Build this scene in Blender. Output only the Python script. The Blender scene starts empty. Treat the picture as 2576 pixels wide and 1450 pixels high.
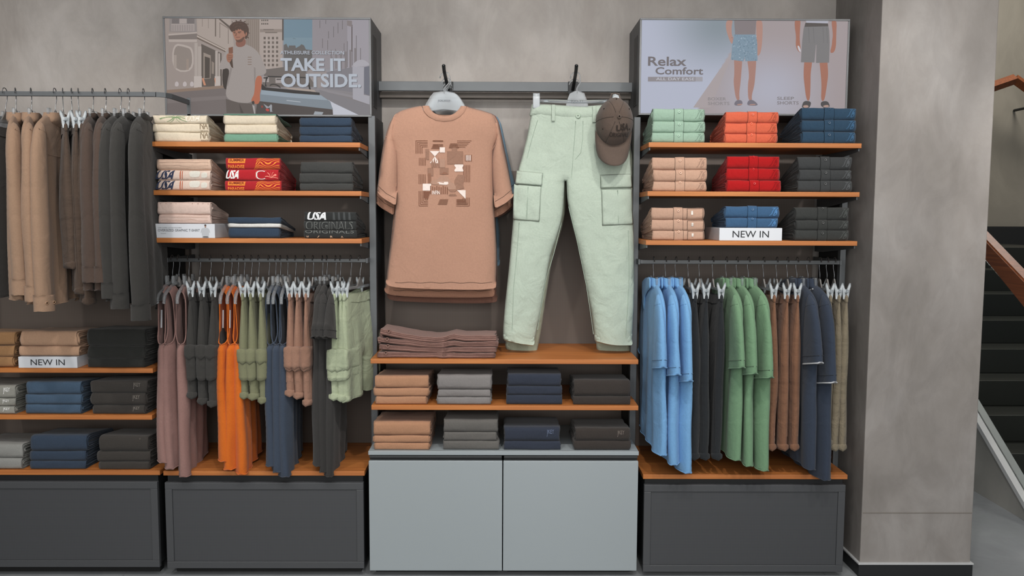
import bpy, bmesh, math, random
import numpy as np
from mathutils import Vector, Matrix, noise, geometry

S = bpy.context.scene
COL = S.collection
# ------------------------------------------------------------------ camera, world, lights, exposure
FPX, CAMZ = 2100.0, 1.525
PITCH, YAW, ROLL = math.radians(4.82), math.radians(0.49), 0.0041
_F = Vector((math.sin(YAW) * math.cos(PITCH), math.cos(YAW) * math.cos(PITCH), -math.sin(PITCH)))
_R = Vector((math.cos(YAW), -math.sin(YAW), 0))
_U = _R.cross(_F)
CR = _R * math.cos(ROLL) + _U * math.sin(ROLL)
CU = _U * math.cos(ROLL) - _R * math.sin(ROLL)
cam_data = bpy.data.cameras.new('camera')
cam_data.sensor_fit = 'HORIZONTAL'; cam_data.sensor_width = 36.0
cam_data.lens = 36.0 * FPX / 2576.0
cam_data.clip_start = 0.05
cam = bpy.data.objects.new('camera', cam_data); COL.objects.link(cam)
M = Matrix((CR, CU, -_F)).transposed().to_4x4(); M.translation = Vector((0, 0, CAMZ))
cam.matrix_world = M
S.camera = cam

def P(px, py, Y):
    d = _F * FPX + CR * (px - 1288) - CU * (py - 725)
    return Vector((0, 0, CAMZ)) + d * (Y / d.y)
def PX(px, Y, py=700): return P(px, py, Y).x
def PZ(py, Y, px=1270): return P(px, py, Y).z

S.view_settings.view_transform = 'Standard'
S.view_settings.look = 'None'
S.view_settings.exposure = 0.0
S.view_settings.gamma = 1.0
S.view_settings.use_curve_mapping = False

W = bpy.data.worlds.new('shop_air'); S.world = W; W.use_nodes = True
bg = W.node_tree.nodes['Background']
bg.inputs[0].default_value = (0.75, 0.82, 0.86, 1); bg.inputs[1].default_value = 0.16

def spot(name, loc, aim, power, size, blend=0.5, color=(1, .95, .9), radius=.05):
    l = bpy.data.lights.new(name, 'SPOT'); l.energy = power; l.spot_size = math.radians(size)
    l.spot_blend = blend; l.color = color; l.shadow_soft_size = radius
    o = bpy.data.objects.new(name, l); COL.objects.link(o); o.location = loc
    o.rotation_euler = (Vector(aim) - Vector(loc)).to_track_quat('-Z', 'Y').to_euler()
def area(name, loc, aim, power, sx, sy, color=(1, 1, 1)):
    l = bpy.data.lights.new(name, 'AREA'); l.energy = power; l.shape = 'RECTANGLE'; l.size = sx; l.size_y = sy; l.color = color
    o = bpy.data.objects.new(name, l); COL.objects.link(o); o.location = loc
    o.rotation_euler = (Vector(aim) - Vector(loc)).to_track_quat('-Z', 'Y').to_euler()
for lx, ax, pw in ((-2.6, -2.2, 60), (-1.45, -1.25, 75), (-0.45, -0.75, 70), (0.35, 0.15, 80), (1.0, 1.15, 75), (2.0, 1.75, 70)):
    spot('track_spot', (lx, 1.95, 3.05), (ax, 3.6, 1.2), pw * .72, 66, .6)
for lx, pw in ((-2.2, 15), (-.35, 15), (.35, 15), (1.75, 10)):
    spot('wall_wash', (lx, 2.95, 3.05), (lx, 3.92, 2.25), pw * .68, 75, .8)
area('ceiling_panel', (0, 1.0, 3.1), (0, 2.0, 0), 40, 4.5, 1.2, (.95, .97, 1))  # added soft overhead fill for ambient light, not an actual ceiling fitting
area('shop_floor_light', (0, -1.3, 2.0), (0, 3.6, 1.1), 122, 6.0, 1.8, (1, .97, .93))  # invented fill behind the camera, throws frontal light into the shelves
spot('track_spot', (2.25, 2.5, 3.05), (2.66, 4.4, .45), 65, 46, .6)  # extra fill spot, added only to brighten the pale stair side wall
area('stair_light', (4.3, 6.0, 4.3), (4.0, 6.6, 0), 70, 1.0, 1.0, (1, .96, .88))  # unseen fill added to lift the dark stairwell

# ------------------------------------------------------------------ helpers
def lin(h):
    h = h.lstrip('#')
    v = [int(h[i:i + 2], 16) / 255 for i in (0, 2, 4)]
    return tuple(c / 12.92 if c <= .04045 else ((c + .055) / 1.055) ** 2.4 for c in v) + (1,)
MATS = {}
def nodes(name):
    m = bpy.data.materials.new(name); m.use_nodes = True
    nt = m.node_tree; return m, nt, nt.nodes['Principled BSDF']
def plain(name, h, rough=.5, metal=0, **kw):
    if name in MATS: return MATS[name]
    m, nt, b = nodes(name)
    b.inputs['Base Color'].default_value = lin(h); b.inputs['Roughness'].default_value = rough; b.inputs['Metallic'].default_value = metal
    tc = nt.nodes.new('ShaderNodeTexCoord'); n = nt.nodes.new('ShaderNodeTexNoise'); n.inputs['Scale'].default_value = kw.get('scale', 30)
    nt.links.new(tc.outputs['Object'], n.inputs['Vector'])
    r = nt.nodes.new('ShaderNodeMapRange'); r.inputs[3].default_value = max(0, rough - .06); r.inputs[4].default_value = min(1, rough + .06)
    nt.links.new(n.outputs[0], r.inputs[0]); nt.links.new(r.outputs[0], b.inputs['Roughness'])
    MATS[name] = m; return m
def emis(h, k=1.0):
    name = 'screen_' + h.lstrip('#')
    if name in MATS: return MATS[name]
    m, nt, b = nodes(name)
    b.inputs['Base Color'].default_value = (.01, .01, .01, 1); b.inputs['Roughness'].default_value = .35
    b.inputs['Emission Color'].default_value = lin(h); b.inputs['Emission Strength'].default_value = k * .86; b.inputs['Specular IOR Level'].default_value = .15
    MATS[name] = m; return m
def fabric(h, wr=.35, fine=700, mott=.06):
    name = 'fabric_' + h.lstrip('#') + ('' if wr == .35 else '_creased')
    if name in MATS: return MATS[name]
    m, nt, b = nodes(name); L = nt.links
    b.inputs['Roughness'].default_value = .92
    if 'Specular IOR Level' in b.inputs: b.inputs['Specular IOR Level'].default_value = .15
    b.inputs['Sheen Weight'].default_value = .12; b.inputs['Sheen Roughness'].default_value = .6
    tc = nt.nodes.new('ShaderNodeTexCoord')
    n1 = nt.nodes.new('ShaderNodeTexNoise'); n1.inputs['Scale'].default_value = fine; n1.inputs['Detail'].default_value = 1
    n2 = nt.nodes.new('ShaderNodeTexNoise'); n2.inputs['Scale'].default_value = 11; n2.inputs['Detail'].default_value = 3; n2.inputs['Distortion'].default_value = 1.6
    n3 = nt.nodes.new('ShaderNodeTexNoise'); n3.inputs['Scale'].default_value = 160; n3.inputs['Detail'].default_value = 3
    for n in (n1, n2, n3): L.new(tc.outputs['Object'], n.inputs['Vector'])
    c = lin(h)
    mx = nt.nodes.new('ShaderNodeMix'); mx.data_type = 'RGBA'
    mx.inputs[6].default_value = tuple(v * (1 - mott * 2) for v in c[:3]) + (1,)
    mx.inputs[7].default_value = tuple(min(1, v * (1 + mott * 2)) for v in c[:3]) + (1,)
    L.new(n3.outputs[0], mx.inputs[0]); L.new(mx.outputs[2], b.inputs['Base Color'])
    b1 = nt.nodes.new('ShaderNodeBump'); b1.inputs['Strength'].default_value = .25; b1.inputs['Distance'].default_value = .0008
    b2 = nt.nodes.new('ShaderNodeBump'); b2.inputs['Strength'].default_value = wr; b2.inputs['Distance'].default_value = .012
    L.new(n1.outputs[0], b1.inputs['Height']); L.new(n2.outputs[0], b2.inputs['Height'])
    L.new(b1.outputs[0], b2.inputs['Normal']); L.new(b2.outputs[0], b.inputs['Normal'])
    MATS[name] = m; return m

def concrete(name, ca, cb, cc, sc=1.0):
    m, nt, b = nodes(name); L = nt.links
    tc = nt.nodes.new('ShaderNodeTexCoord')
    mp = nt.nodes.new('ShaderNodeMapping'); mp.inputs['Scale'].default_value = (1, 1, .55); L.new(tc.outputs['Object'], mp.inputs[0])
    n1 = nt.nodes.new('ShaderNodeTexNoise'); n1.inputs['Scale'].default_value = 2.6 * sc; n1.inputs['Detail'].default_value = 12; n1.inputs['Roughness'].default_value = .62; n1.inputs['Distortion'].default_value = .35
    n2 = nt.nodes.new('ShaderNodeTexNoise'); n2.inputs['Scale'].default_value = 6 * sc; n2.inputs['Detail'].default_value = 10; n2.inputs['Roughness'].default_value = .65; n2.inputs['Distortion'].default_value = .8
    for n in (n1, n2): L.new(mp.outputs[0], n.inputs['Vector'])
    r1 = nt.nodes.new('ShaderNodeValToRGB'); e = r1.color_ramp.elements
    e[0].position = .3; e[0].color = lin(ca); e[1].position = .7; e[1].color = lin(cc)
    k = r1.color_ramp.elements.new(.5); k.color = lin(cb)
    L.new(n1.outputs[0], r1.inputs[0])
    r2 = nt.nodes.new('ShaderNodeValToRGB'); e = r2.color_ramp.elements
    e[0].position = .42; e[0].color = (.86, .86, .86, 1); e[1].position = .6; e[1].color = (1, 1, 1, 1)
    L.new(n2.outputs[0], r2.inputs[0])
    mx = nt.nodes.new('ShaderNodeMix'); mx.data_type = 'RGBA'; mx.blend_type = 'MULTIPLY'; mx.inputs[0].default_value = .8
    L.new(r1.outputs[0], mx.inputs[6]); L.new(r2.outputs[0], mx.inputs[7]); L.new(mx.outputs[2], b.inputs['Base Color'])
    b.inputs['Roughness'].default_value = .62
    bp = nt.nodes.new('ShaderNodeBump'); bp.inputs['Strength'].default_value = .25; bp.inputs['Distance'].default_value = .01
    L.new(n2.outputs[0], bp.inputs['Height']); L.new(bp.outputs[0], b.inputs['Normal'])
    return m
def woodmat(name, a, bcol, c, axis=0):
    m, nt, b = nodes(name); L = nt.links
    tc = nt.nodes.new('ShaderNodeTexCoord'); mp = nt.nodes.new('ShaderNodeMapping')
    sc = [28, 28, 60]; sc[axis] = 1.3; mp.inputs['Scale'].default_value = sc
    L.new(tc.outputs['Object'], mp.inputs[0])
    n = nt.nodes.new('ShaderNodeTexNoise'); n.inputs['Scale'].default_value = 1.6; n.inputs['Detail'].default_value = 6; n.inputs['Distortion'].default_value = .4
    L.new(mp.outputs[0], n.inputs['Vector'])
    r = nt.nodes.new('ShaderNodeValToRGB'); e = r.color_ramp.elements
    e[0].position = .32; e[0].color = lin(a); e[1].position = .68; e[1].color = lin(c); k = e.new(.5); k.color = lin(bcol)
    L.new(n.outputs[0], r.inputs[0]); L.new(r.outputs[0], b.inputs['Base Color'])
    b.inputs['Roughness'].default_value = .5
    return m
def perforated(name, h, hole, scale):
    m, nt, b = nodes(name); L = nt.links
    tc = nt.nodes.new('ShaderNodeTexCoord'); mp = nt.nodes.new('ShaderNodeMapping'); mp.inputs['Scale'].default_value = (scale, scale, scale)
    L.new(tc.outputs['Object'], mp.inputs[0])
    v = nt.nodes.new('ShaderNodeTexVoronoi'); v.inputs['Scale'].default_value = 1; v.inputs['Randomness'].default_value = 0
    L.new(mp.outputs[0], v.inputs['Vector'])
    r = nt.nodes.new('ShaderNodeValToRGB'); e = r.color_ramp.elements
    e[0].position = .28; e[0].color = lin(hole); e[1].position = .36; e[1].color = lin(h)
    L.new(v.outputs['Distance'], r.inputs[0]); L.new(r.outputs[0], b.inputs['Base Color'])
    b.inputs['Roughness'].default_value = .55
    return m
def acrylic(name):
    m, nt, b = nodes(name)
    b.inputs['Base Color'].default_value = (.80, .84, .87, 1); b.inputs['Roughness'].default_value = .1
    b.inputs['Transmission Weight'].default_value = .85; b.inputs['IOR'].default_value = 1.35
    return m

def tag(o, label=None, cat=None, group=None, kind=None):
    if label: o['label'] = label
    if cat: o['category'] = cat
    if group: o['group'] = group
    if kind: o['kind'] = kind
    return o
def empty(name, loc, label, cat, group=None, rz=0):
    o = bpy.data.objects.new(name, None); o.empty_display_size = .05; COL.objects.link(o)
    o.location = loc; o.rotation_euler = (0, 0, rz); return tag(o, label, cat, group)
def obj(name, bm, mats, parent=None, smooth=True, loc=None):
    me = bpy.data.meshes.new(name)
    bm.normal_update(); bm.to_mesh(me); bm.free()
    for m in (mats if isinstance(mats, (list, tuple)) else [mats]): me.materials.append(m)
    if smooth:
        for p in me.polygons: p.use_smooth = True
    o = bpy.data.objects.new(name, me); COL.objects.link(o)
    if parent: o.parent = parent
    if loc is not None: o.location = loc
    return o
def copy_tree(o, parent=None):
    c = o.copy(); COL.objects.link(c)
    if parent: c.parent = parent
    for ch in list(o.children): copy_tree(ch, c)
    return c
def box(bm, x0, x1, y0, y1, z0, z1, bev=.0015, mi=0):
    r = bmesh.ops.create_cube(bm, size=1)
    vs = r['verts']
    for v in vs: v.co = Vector((x0 + (v.co.x + .5) * (x1 - x0), y0 + (v.co.y + .5) * (y1 - y0), z0 + (v.co.z + .5) * (z1 - z0)))
    fs = {f for v in vs for f in v.link_faces}
    for f in fs: f.material_index = mi
    if bev:
        es = list({e for v in vs for e in v.link_edges})
        r = bmesh.ops.bevel(bm, geom=es, offset=bev, segments=2, affect='EDGES', profile=.5)
        for f in r['faces']: f.material_index = mi
def B(*a, **k):
    bm = bmesh.new(); box(bm, *a, **k); return bm
def frame_of(t):
    t = t.normalized(); h = Vector((0, 0, 1)) if abs(t.z) < .9 else Vector((1, 0, 0))
    u = t.cross(h).normalized(); return u, t.cross(u).normalized()
def tube(bm, pts, r, n=8, cap=True, mi=0, flat=1.0):
    pts = [Vector(p) for p in pts]; rings = []
    u = v = None
    for i, p in enumerate(pts):
        t = (pts[min(i + 1, len(pts) - 1)] - pts[max(i - 1, 0)])
        if t.length < 1e-9: t = Vector((0, 0, 1))
        t.normalize()
        if u is None: u, v = frame_of(t)
        else:
            u = (u - t * u.dot(t)); u = u.normalized() if u.length > 1e-6 else frame_of(t)[0]
            v = t.cross(u)
        rr = r[i] if isinstance(r, (list, tuple)) else r
        rings.append([bm.verts.new(p + u * math.cos(2 * math.pi * k / n) * rr + v * math.sin(2 * math.pi * k / n) * rr * flat) for k in range(n)])
    for a, b in zip(rings, rings[1:]):
        for k in range(n):
            f = bm.faces.new((a[k], a[(k + 1) % n], b[(k + 1) % n], b[k])); f.material_index = mi
    if cap:
        bm.faces.new(rings[0]).material_index = mi; bm.faces.new(rings[-1][::-1]).material_index = mi
def lathe(bm, prof, c, axis, n=16, mi=0):
    axis = Vector(axis).normalized(); u, v = frame_of(axis); c = Vector(c); rings = []
    for r, h in prof:
        rings.append([bm.verts.new(c + axis * h + (u * math.cos(2 * math.pi * k / n) + v * math.sin(2 * math.pi * k / n)) * max(r, 1e-5)) for k in range(n)])
    for a, b in zip(rings, rings[1:]):
        for k in range(n): bm.faces.new((a[k], a[(k + 1) % n], b[(k + 1) % n], b[k])).material_index = mi
    bm.faces.new(rings[0]).material_index = mi; bm.faces.new(rings[-1][::-1]).material_index = mi
def prism(bm, poly, y0, y1, mi=0):
    a = [bm.verts.new((x, y0, z)) for x, z in poly]; b = [bm.verts.new((x, y1, z)) for x, z in poly]
    n = len(poly)
    bm.faces.new(a[::-1]).material_index = mi; bm.faces.new(b).material_index = mi
    for i in range(n): bm.faces.new((a[i], a[(i + 1) % n], b[(i + 1) % n], b[i])).material_index = mi
    bmesh.ops.recalc_face_normals(bm, faces=bm.faces[:])

# ---- lettering
TX = {}
def text_mesh(s, bold=0.0):
    k = (s, bold)
    if k not in TX:
        c = bpy.data.curves.new('letters', 'FONT'); c.body = s; c.size = 1; c.offset = bold; c.resolution_u = 3
        o = bpy.data.objects.new('letters', c); COL.objects.link(o)
        bpy.context.view_layer.update()
        dg = bpy.context.evaluated_depsgraph_get()
        TX[k] = bpy.data.meshes.new_from_object(o.evaluated_get(dg))
        bpy.data.objects.remove(o); bpy.data.curves.remove(c)
    return TX[k]
def put_text(bm, s, x0, x1, z0, z1, bold=0, mi=0, shear=0.0):
    """letters fitted to the box x0..x1, z0..z1; verts get (x, 0, z)"""
    me = text_mesh(s, bold)
    vs = np.array([v.co[:2] for v in me.vertices]); lo = vs.min(0); hi = vs.max(0)
    new = []
    for a, b in vs:
        fx = (a - lo[0]) / (hi[0] - lo[0]); fz = (b - lo[1]) / (hi[1] - lo[1])
        new.append(bm.verts.new((x0 + fx * (x1 - x0) + shear * (fz - .5) * (z1 - z0), 0, z0 + fz * (z1 - z0))))
    for p in me.polygons:
        try: bm.faces.new([new[i] for i in p.vertices]).material_index = mi
        except ValueError: pass
def poly2d(bm, pts, mi=0, layer=0):
    vs = [bm.verts.new((x, layer, z)) for x, z in pts]
    if len(pts) > 4:
        tris = geometry.tessellate_polygon([[Vector((x, z, 0)) for x, z in pts]])
        for t in tris:
            try: bm.faces.new([vs[i] for i in t]).material_index = mi
            except ValueError: pass
    else:
        bm.faces.new(vs).material_index = mi
def face_cam(bm):
    for f in bm.faces:
        f.normal_update()
        if f.normal.y > 0: f.normal_flip()
def slice_grid(bm, xs, zs):
    for co, no in [((x, 0, 0), (1, 0, 0)) for x in xs] + [((0, 0, z), (0, 0, 1)) for z in zs]:
        bmesh.ops.bisect_plane(bm, geom=bm.verts[:] + bm.edges[:] + bm.faces[:], dist=1e-6, plane_co=co, plane_no=no)
def decal(name, bm, fn, mats, parent, step=.012, du=None, dv=None):
    """bend a flat (x,z) shape onto a surface: fn(x, z, layer) -> 3D point"""
    vs = [v.co for v in bm.verts]
    if not vs: return
    x0, x1 = min(v.x for v in vs), max(v.x for v in vs); z0, z1 = min(v.z for v in vs), max(v.z for v in vs)
    du = du or step; dv = dv or step
    slice_grid(bm, [x0 + du * i for i in range(1, int((x1 - x0) / du) + 1)], [z0 + dv * i for i in range(1, int((z1 - z0) / dv) + 1)])
    for v in bm.verts: v.co = fn(v.co.x, v.co.z, v.co.y)
    return obj(name, bm, mats, parent)

# ---- cloth panels
def chaikin(pts, k):
    for _ in range(k):
        q = []
        for i in range(len(pts)):
            a, b = pts[i], pts[(i + 1) % len(pts)]
            q += [(a[0] * .75 + b[0] * .25, a[1] * .75 + b[1] * .25), (a[0] * .25 + b[0] * .75, a[1] * .25 + b[1] * .75)]
        pts = q
    return pts
def tight(pts, rc):
    # keep the rounding of a corner within rc
    out = []
    for i in range(len(pts)):
        p, q, r = pts[i - 1], pts[i], pts[(i + 1) % len(pts)]
        l1, l2 = math.hypot(p[0] - q[0], p[1] - q[1]), math.hypot(r[0] - q[0], r[1] - q[1])
        cs = ((p[0] - q[0]) * (r[0] - q[0]) + (p[1] - q[1]) * (r[1] - q[1])) / (l1 * l2 + 1e-9)
        if cs < -.8: out.append(q); continue
        if l1 > 2.2 * rc: out.append((q[0] + (p[0] - q[0]) * rc / l1, q[1] + (p[1] - q[1]) * rc / l1))
        out.append(q)
        if l2 > 2.2 * rc: out.append((q[0] + (r[0] - q[0]) * rc / l2, q[1] + (r[1] - q[1]) * rc / l2))
    return out
def densify(pts, res):
    out = []
    for i in range(len(pts)):
        a, b = np.array(pts[i]), np.array(pts[(i + 1) % len(pts)])
        L = np.linalg.norm(b - a)
        if L < 1e-6: continue
        n = max(1, int(round(L / res)))
        out += [tuple(a + (b - a) * j / n) for j in range(n)]
    # drop near-duplicates
    res_ = [out[0]]
    for p in out[1:]:
        if math.hypot(p[0] - res_[-1][0], p[1] - res_[-1][1]) > res * .3: res_.append(p)
    if math.hypot(res_[0][0] - res_[-1][0], res_[0][1] - res_[-1][1]) < res * .3: res_.pop()
    return np.array(res_)
def inside(poly, pts):
    x, y = pts[:, 0][:, None], pts[:, 1][:, None]
    a = poly; b = np.roll(poly, -1, 0)
    c = ((a[:, 1] > y) != (b[:, 1] > y)) & (x < (b[:, 0] - a[:, 0]) * (y - a[:, 1]) / (b[:, 1] - a[:, 1] + 1e-12) + a[:, 0])
    return c.sum(1) % 2 == 1
def segdist(pts, A, Bq):
    if len(A) == 0: return np.full(len(pts), 9.)
    d = Bq - A; L = (d * d).sum(1) + 1e-12
    out = np.full(len(pts), 9.)
    for i in range(len(A)):
        t = np.clip(((pts - A[i]) @ d[i]) / L[i], 0, 1)
        out = np.minimum(out, np.linalg.norm(pts - (A[i] + t[:, None] * d[i]), axis=1))
    return out
class Cloth:
    def __init__(s, outline, T=.02, R=.04, res=.02, sheet=None, thick=None, isopen=None, y0=0, smooth=2, rc=.02):
        s.T, s.R, s.y0 = T, R, y0
        s.sheet = sheet or (lambda a, b: 0); s.thick = thick or (lambda a, b: 1)
        pts = chaikin(tight([tuple(p) for p in outline], rc), smooth) if smooth else outline
        s.O = O = densify(pts, res); n = len(O)
        s.op = op = [bool(isopen(a, b)) if isopen else False for a, b in O]
        cl = [i for i in range(n) if not (op[i] and op[(i + 1) % n])]
        s.A = O[cl]; s.B = O[[(i + 1) % n for i in cl]]
        lo, hi = O.min(0), O.max(0); g = []
        h = res * .87; j = 0; yy = lo[1] + h * .5
        while yy < hi[1]:
            xx = lo[0] + (res * .5 if j % 2 else res)
            while xx < hi[0]: g.append((xx, yy)); xx += res
            yy += h; j += 1
        g = np.array(g) if g else np.zeros((0, 2))
        if len(g):
            g = g[inside(O, g)]
            if len(g): g = g[segdist(g, O, np.roll(O, -1, 0)) > res * 1.05]
        # a row of points just inside the outline keeps the edges even
        nb = np.roll(O, -1, 0) - np.roll(O, 1, 0); nb = np.stack([-nb[:, 1], nb[:, 0]], 1); nb /= np.linalg.norm(nb, axis=1)[:, None] + 1e-12
        sg = 1 if (O[:, 0] * np.roll(O[:, 1], -1) - np.roll(O[:, 0], -1) * O[:, 1]).sum() > 0 else -1
        rg = O + nb * sg * res * .55; rg = rg[inside(O, rg)]
        if len(rg): rg = rg[segdist(rg, O, np.roll(O, -1, 0)) > res * .42]
        keep = []
        for p in rg:
            if all((p[0] - k[0]) ** 2 + (p[1] - k[1]) ** 2 > (res * .45) ** 2 for k in keep[-4:] + keep[:2]): keep.append(p)
        if keep: g = np.vstack([g, np.array(keep)]) if len(g) else np.array(keep)
        s.pts = np.vstack([O, g]) if len(g) else O
        s.n = n
    def t(s, pts):
        pts = np.atleast_2d(np.array(pts, float)); d = np.clip(segdist(pts, s.A, s.B) / s.R, 0, 1)
        k = np.sqrt(np.clip(1 - (1 - d) ** 2, 0, 1)) * s.T
        return np.array([k[i] * s.thick(*pts[i]) for i in range(len(pts))])
    def surf(s, a, b, side=-1, off=.002):
        t = s.t([(a, b)])[0]
        return Vector((a, s.y0 + s.sheet(a, b) + side * (t + off), b))
    def bm(s, bm=None, mi=0):
        bm = bm or bmesh.new()
        pts, n = s.pts, s.n
        res = geometry.delaunay_2d_cdt([Vector(p) for p in pts], [(i, (i + 1) % n) for i in range(n)], [], 0, 1e-6)
        vco, faces, orig = res[0], res[2], res[3]
        q = np.array([v[:] for v in vco]); t = s.t(q)
        fr, bk = [], []
        for i, (a, b) in enumerate(q):
            y = s.y0 + s.sheet(a, b)
            isout = any(o < n for o in orig[i]) if orig[i] else False
            opn = any(o < n and s.op[o] for o in orig[i]) if orig[i] else False
            if isout and not (opn and t[i] > 4e-4):
                v = bm.verts.new((a, y, b)); fr.append(v); bk.append(v)
            else:
                fr.append(bm.verts.new((a, y - t[i], b))); bk.append(bm.verts.new((a, y + t[i], b)))
        cen = np.array([q[list(f)].mean(0) for f in faces]); ok = inside(s.O, cen)
        for f, k in zip(faces, ok):
            if not k: continue
            a, b, c = f
            ar = (q[b][0] - q[a][0]) * (q[c][1] - q[a][1]) - (q[c][0] - q[a][0]) * (q[b][1] - q[a][1])
            if ar < 0: b, c = c, b
            if fr[a] is bk[a] and fr[b] is bk[b] and fr[c] is bk[c] and abs(ar) < .12 * max(((q[i_] - q[j_]) ** 2).sum() for i_, j_ in ((a, b), (b, c), (c, a))): continue
            bm.faces.new((fr[a], fr[b], fr[c])).material_index = mi
            try: bm.faces.new((bk[a], bk[c], bk[b])).material_index = mi
            except ValueError: pass
        return bm
    def binding(s, bm, r=.003, region=None, side=None):
        """rolled edges along the open outline, both sheets"""
        n = s.n; sel = [s.op[i] and (region is None or region(*s.O[i])) for i in range(n)]
        if not any(sel): return
        st = next((i for i in range(n) if not sel[i]), 0); run = []
        idx = [(st + k) % n for k in range(n + 1)]; runs = []
        for i in idx:
            if sel[i]: run.append(i)
            else:
                if len(run) > 1: runs.append(run)
                run = []
        if len(run) > 1: runs.append(run)
        for run in runs:
            for sg in ((-1, 1) if side is None else (side,)):
                tube(bm, [s.surf(*s.O[i], side=sg, off=r * .3) for i in run], r, 6)

# ---- folded garments
def nz(x, y, z=0): return noise.noise(Vector((x, y, z)))
class Folded:
    """a garment folded flat: rounded fold in front, x to the side, y to the back, z up"""
    def __init__(s, W, H, D, seed, back=.7, rough=1.0, lump=0.0, drop=0.0):
        s.drop = drop; s.W, s.H, s.D, s.seed, s.back, s.rough, s.lump = W, H, D, seed, back, rough, lump
    def nose(s, th):   # th -1..1 from under to top
        a = th * math.pi / 2; e = .62
        ca, sa = math.cos(a), math.sin(a)
        y = s.H * .42 * (1 - abs(ca) ** e); z = s.H * (.5 + .5 * math.copysign(abs(sa) ** e, sa))
        return y, z
    def prof(s):
        p = [s.nose(-1 + 2 * k / 12) for k in range(13)]
        y0 = p[-1][0]; Hb = s.H * s.back
        for k in range(1, 8):
            f = k / 8; p.append((y0 + (s.D - Hb * .5 - y0) * f, s.H + (Hb - s.H) * f))
        for k in range(7):
            a = math.pi / 2 - math.pi * k / 6; p.append((s.D - Hb * .5 + Hb * .5 * math.cos(a), Hb * (.5 + .5 * math.sin(a))))
        for k in range(1, 6): p.append((s.D - Hb * .5 - (s.D - Hb * .5 - y0) * k / 6, 0))
        return p
    def disp(s, x, y, z):
        k = s.rough; q = s.seed * 7.3
        w = z / s.H
        dz = (.0024 * nz(x * 9 + q, y * 6, 1.1) + .0012 * nz(x * 26 + q, y * 18, 5)) * k * (.15 + .85 * w) + s.lump * w * nz(x * 4 + q, 2.2)
        dy = (.003 * nz(x * 7 + q, z * 30, 3.3) + .0012 * nz(x * 30 + q, z * 40, 9)) * k
        return dy, dz - s.drop * max(0, y) / s.D
    def mp(s, x, v, off=.0012):
        v = .5 + (v - .5) * .62
        y, z = s.nose(v * 2 - 1); y2, z2 = s.nose(min(1, v * 2 - 1 + .02)); y1, z1 = s.nose(max(-1, v * 2 - 1 - .02))
        t = Vector((0, y2 - y1, z2 - z1)).normalized(); nrm = Vector((0, -t.z, t.y))
        dy, dz = s.disp(x, y, z)
        return Vector((x, y + dy, z + dz)) + nrm * off
    def bm(s, bm=None, mi=0):
        bm = bm or bmesh.new(); pr = s.prof(); n = len(pr); rings = []
        nx = 22; zm = s.H * .48
        def ring(x, sc, dx, jit):
            out = []
            for i, (y, z) in enumerate(pr):
                ins = (1 - sc) * s.H * .5
                yy = ins + y / s.D * (s.D - 2 * ins); zz = zm + (z - zm) * sc
                dy, dz = s.disp(x, y, z)
                jx = jit * .007 * nz(s.seed + y * 14, z * 20, sc * 3) * (1 if x < s.W / 2 else -1) if jit else 0
                out.append(bm.verts.new((x + dx + jx, yy + dy * sc, zz + dz * (1 if s.drop else sc))))
            return out
        cap = [(.12, -.004), (.25, .004), (.33, -.001), (.40, -.007), (.47, .003), (.54, .002), (.6, -.006), (.66, -.001), (.72, .004), (.79, -.001), (.84, -.005), (.89, .001), (.94, .003), (.98, .002)]
        for sc, dx in cap: rings.append(ring(0.004, sc, -dx, 1))
        for k in range(nx + 1):
            x = .002 + (s.W - .004) * k / nx; rings.append(ring(x, 1, 0, 1 if k in (0, nx) else 0))
        for sc, dx in cap[::-1]: rings.append(ring(s.W - .004, sc, dx, 1))
        for a, b in zip(rings, rings[1:]):
            for k in range(n): bm.faces.new((a[k], b[k], b[(k + 1) % n], a[(k + 1) % n])).material_index = mi
        bm.faces.new(rings[0]).material_index = mi; bm.faces.new(rings[-1][::-1]).material_index = mi
        bmesh.ops.recalc_face_normals(bm, faces=bm.faces[:])
        return bm

# ------------------------------------------------------------------ materials
YF, YP, YB, YW = 3.44, 3.63, 3.89, 3.93
C_WALL = concrete('trowelled_concrete', '#9a938d', '#aaa49f', '#bab5b1')
C_COL = concrete('column_plaster', '#85807b', '#938e8a', '#a19d9a', 1.2)
C_FLOOR = concrete('grey_floor_tile', '#83878a', '#8d9194', '#989c9e', .6)
PANEL = perforated('brown_mesh_panel', '#6a6059', '#4a423c', 130)
CABM = perforated('charcoal_mesh_panel', '#45474a', '#33363a', 150)
CABF = plain('charcoal_paint', '#484a4d', .5)
STEEL = plain('grey_steel', '#5d6164', .45, .3)
DARK = plain('dark_steel', '#26282a', .55, .2)
BLACK = plain('black_gap', '#141516', .7)
CHROME = plain('hook_steel', '#8d9093', .3, .9)
WHITEC = plain('cool_white_laminate', '#9ca5a9', .42)
WHITE = plain('white_card', '#d6dae0', .5)
INK = plain('black_ink', '#24262b', .6)
WOOD = woodmat('oak_laminate', '#a56434', '#b56f38', '#c27c40')
RAILW = woodmat('red_hardwood', '#6e3a1e', '#7c4322', '#8a4d28', 1)
CLEAR = acrylic('clear_acrylic')
CLIPM = plain('milky_plastic', '#b2b9bd', .3)
GREYP = plain('grey_plastic', '#6c6a68', .4)
STONE = plain('dark_granite', '#232420', .45)
BEIGE = concrete('beige_plaster', '#8a8479', '#8f897e', '#948e83', .5)
PANW = concrete('pale_plaster', '#a5a39c', '#a9a7a1', '#adaba6', .5)
TRIMW = plain('white_trim', '#c3c5c6', .5)
GLASS = None
def _glass():
    m, nt, b = nodes('balustrade_glass')
    b.inputs['Base Color'].default_value = (.86, .9, .88, 1); b.inputs['Roughness'].default_value = .03
    b.inputs['Transmission Weight'].default_value = 1; b.inputs['IOR'].default_value = 1.05
    return m
GLASS = _glass()

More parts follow.
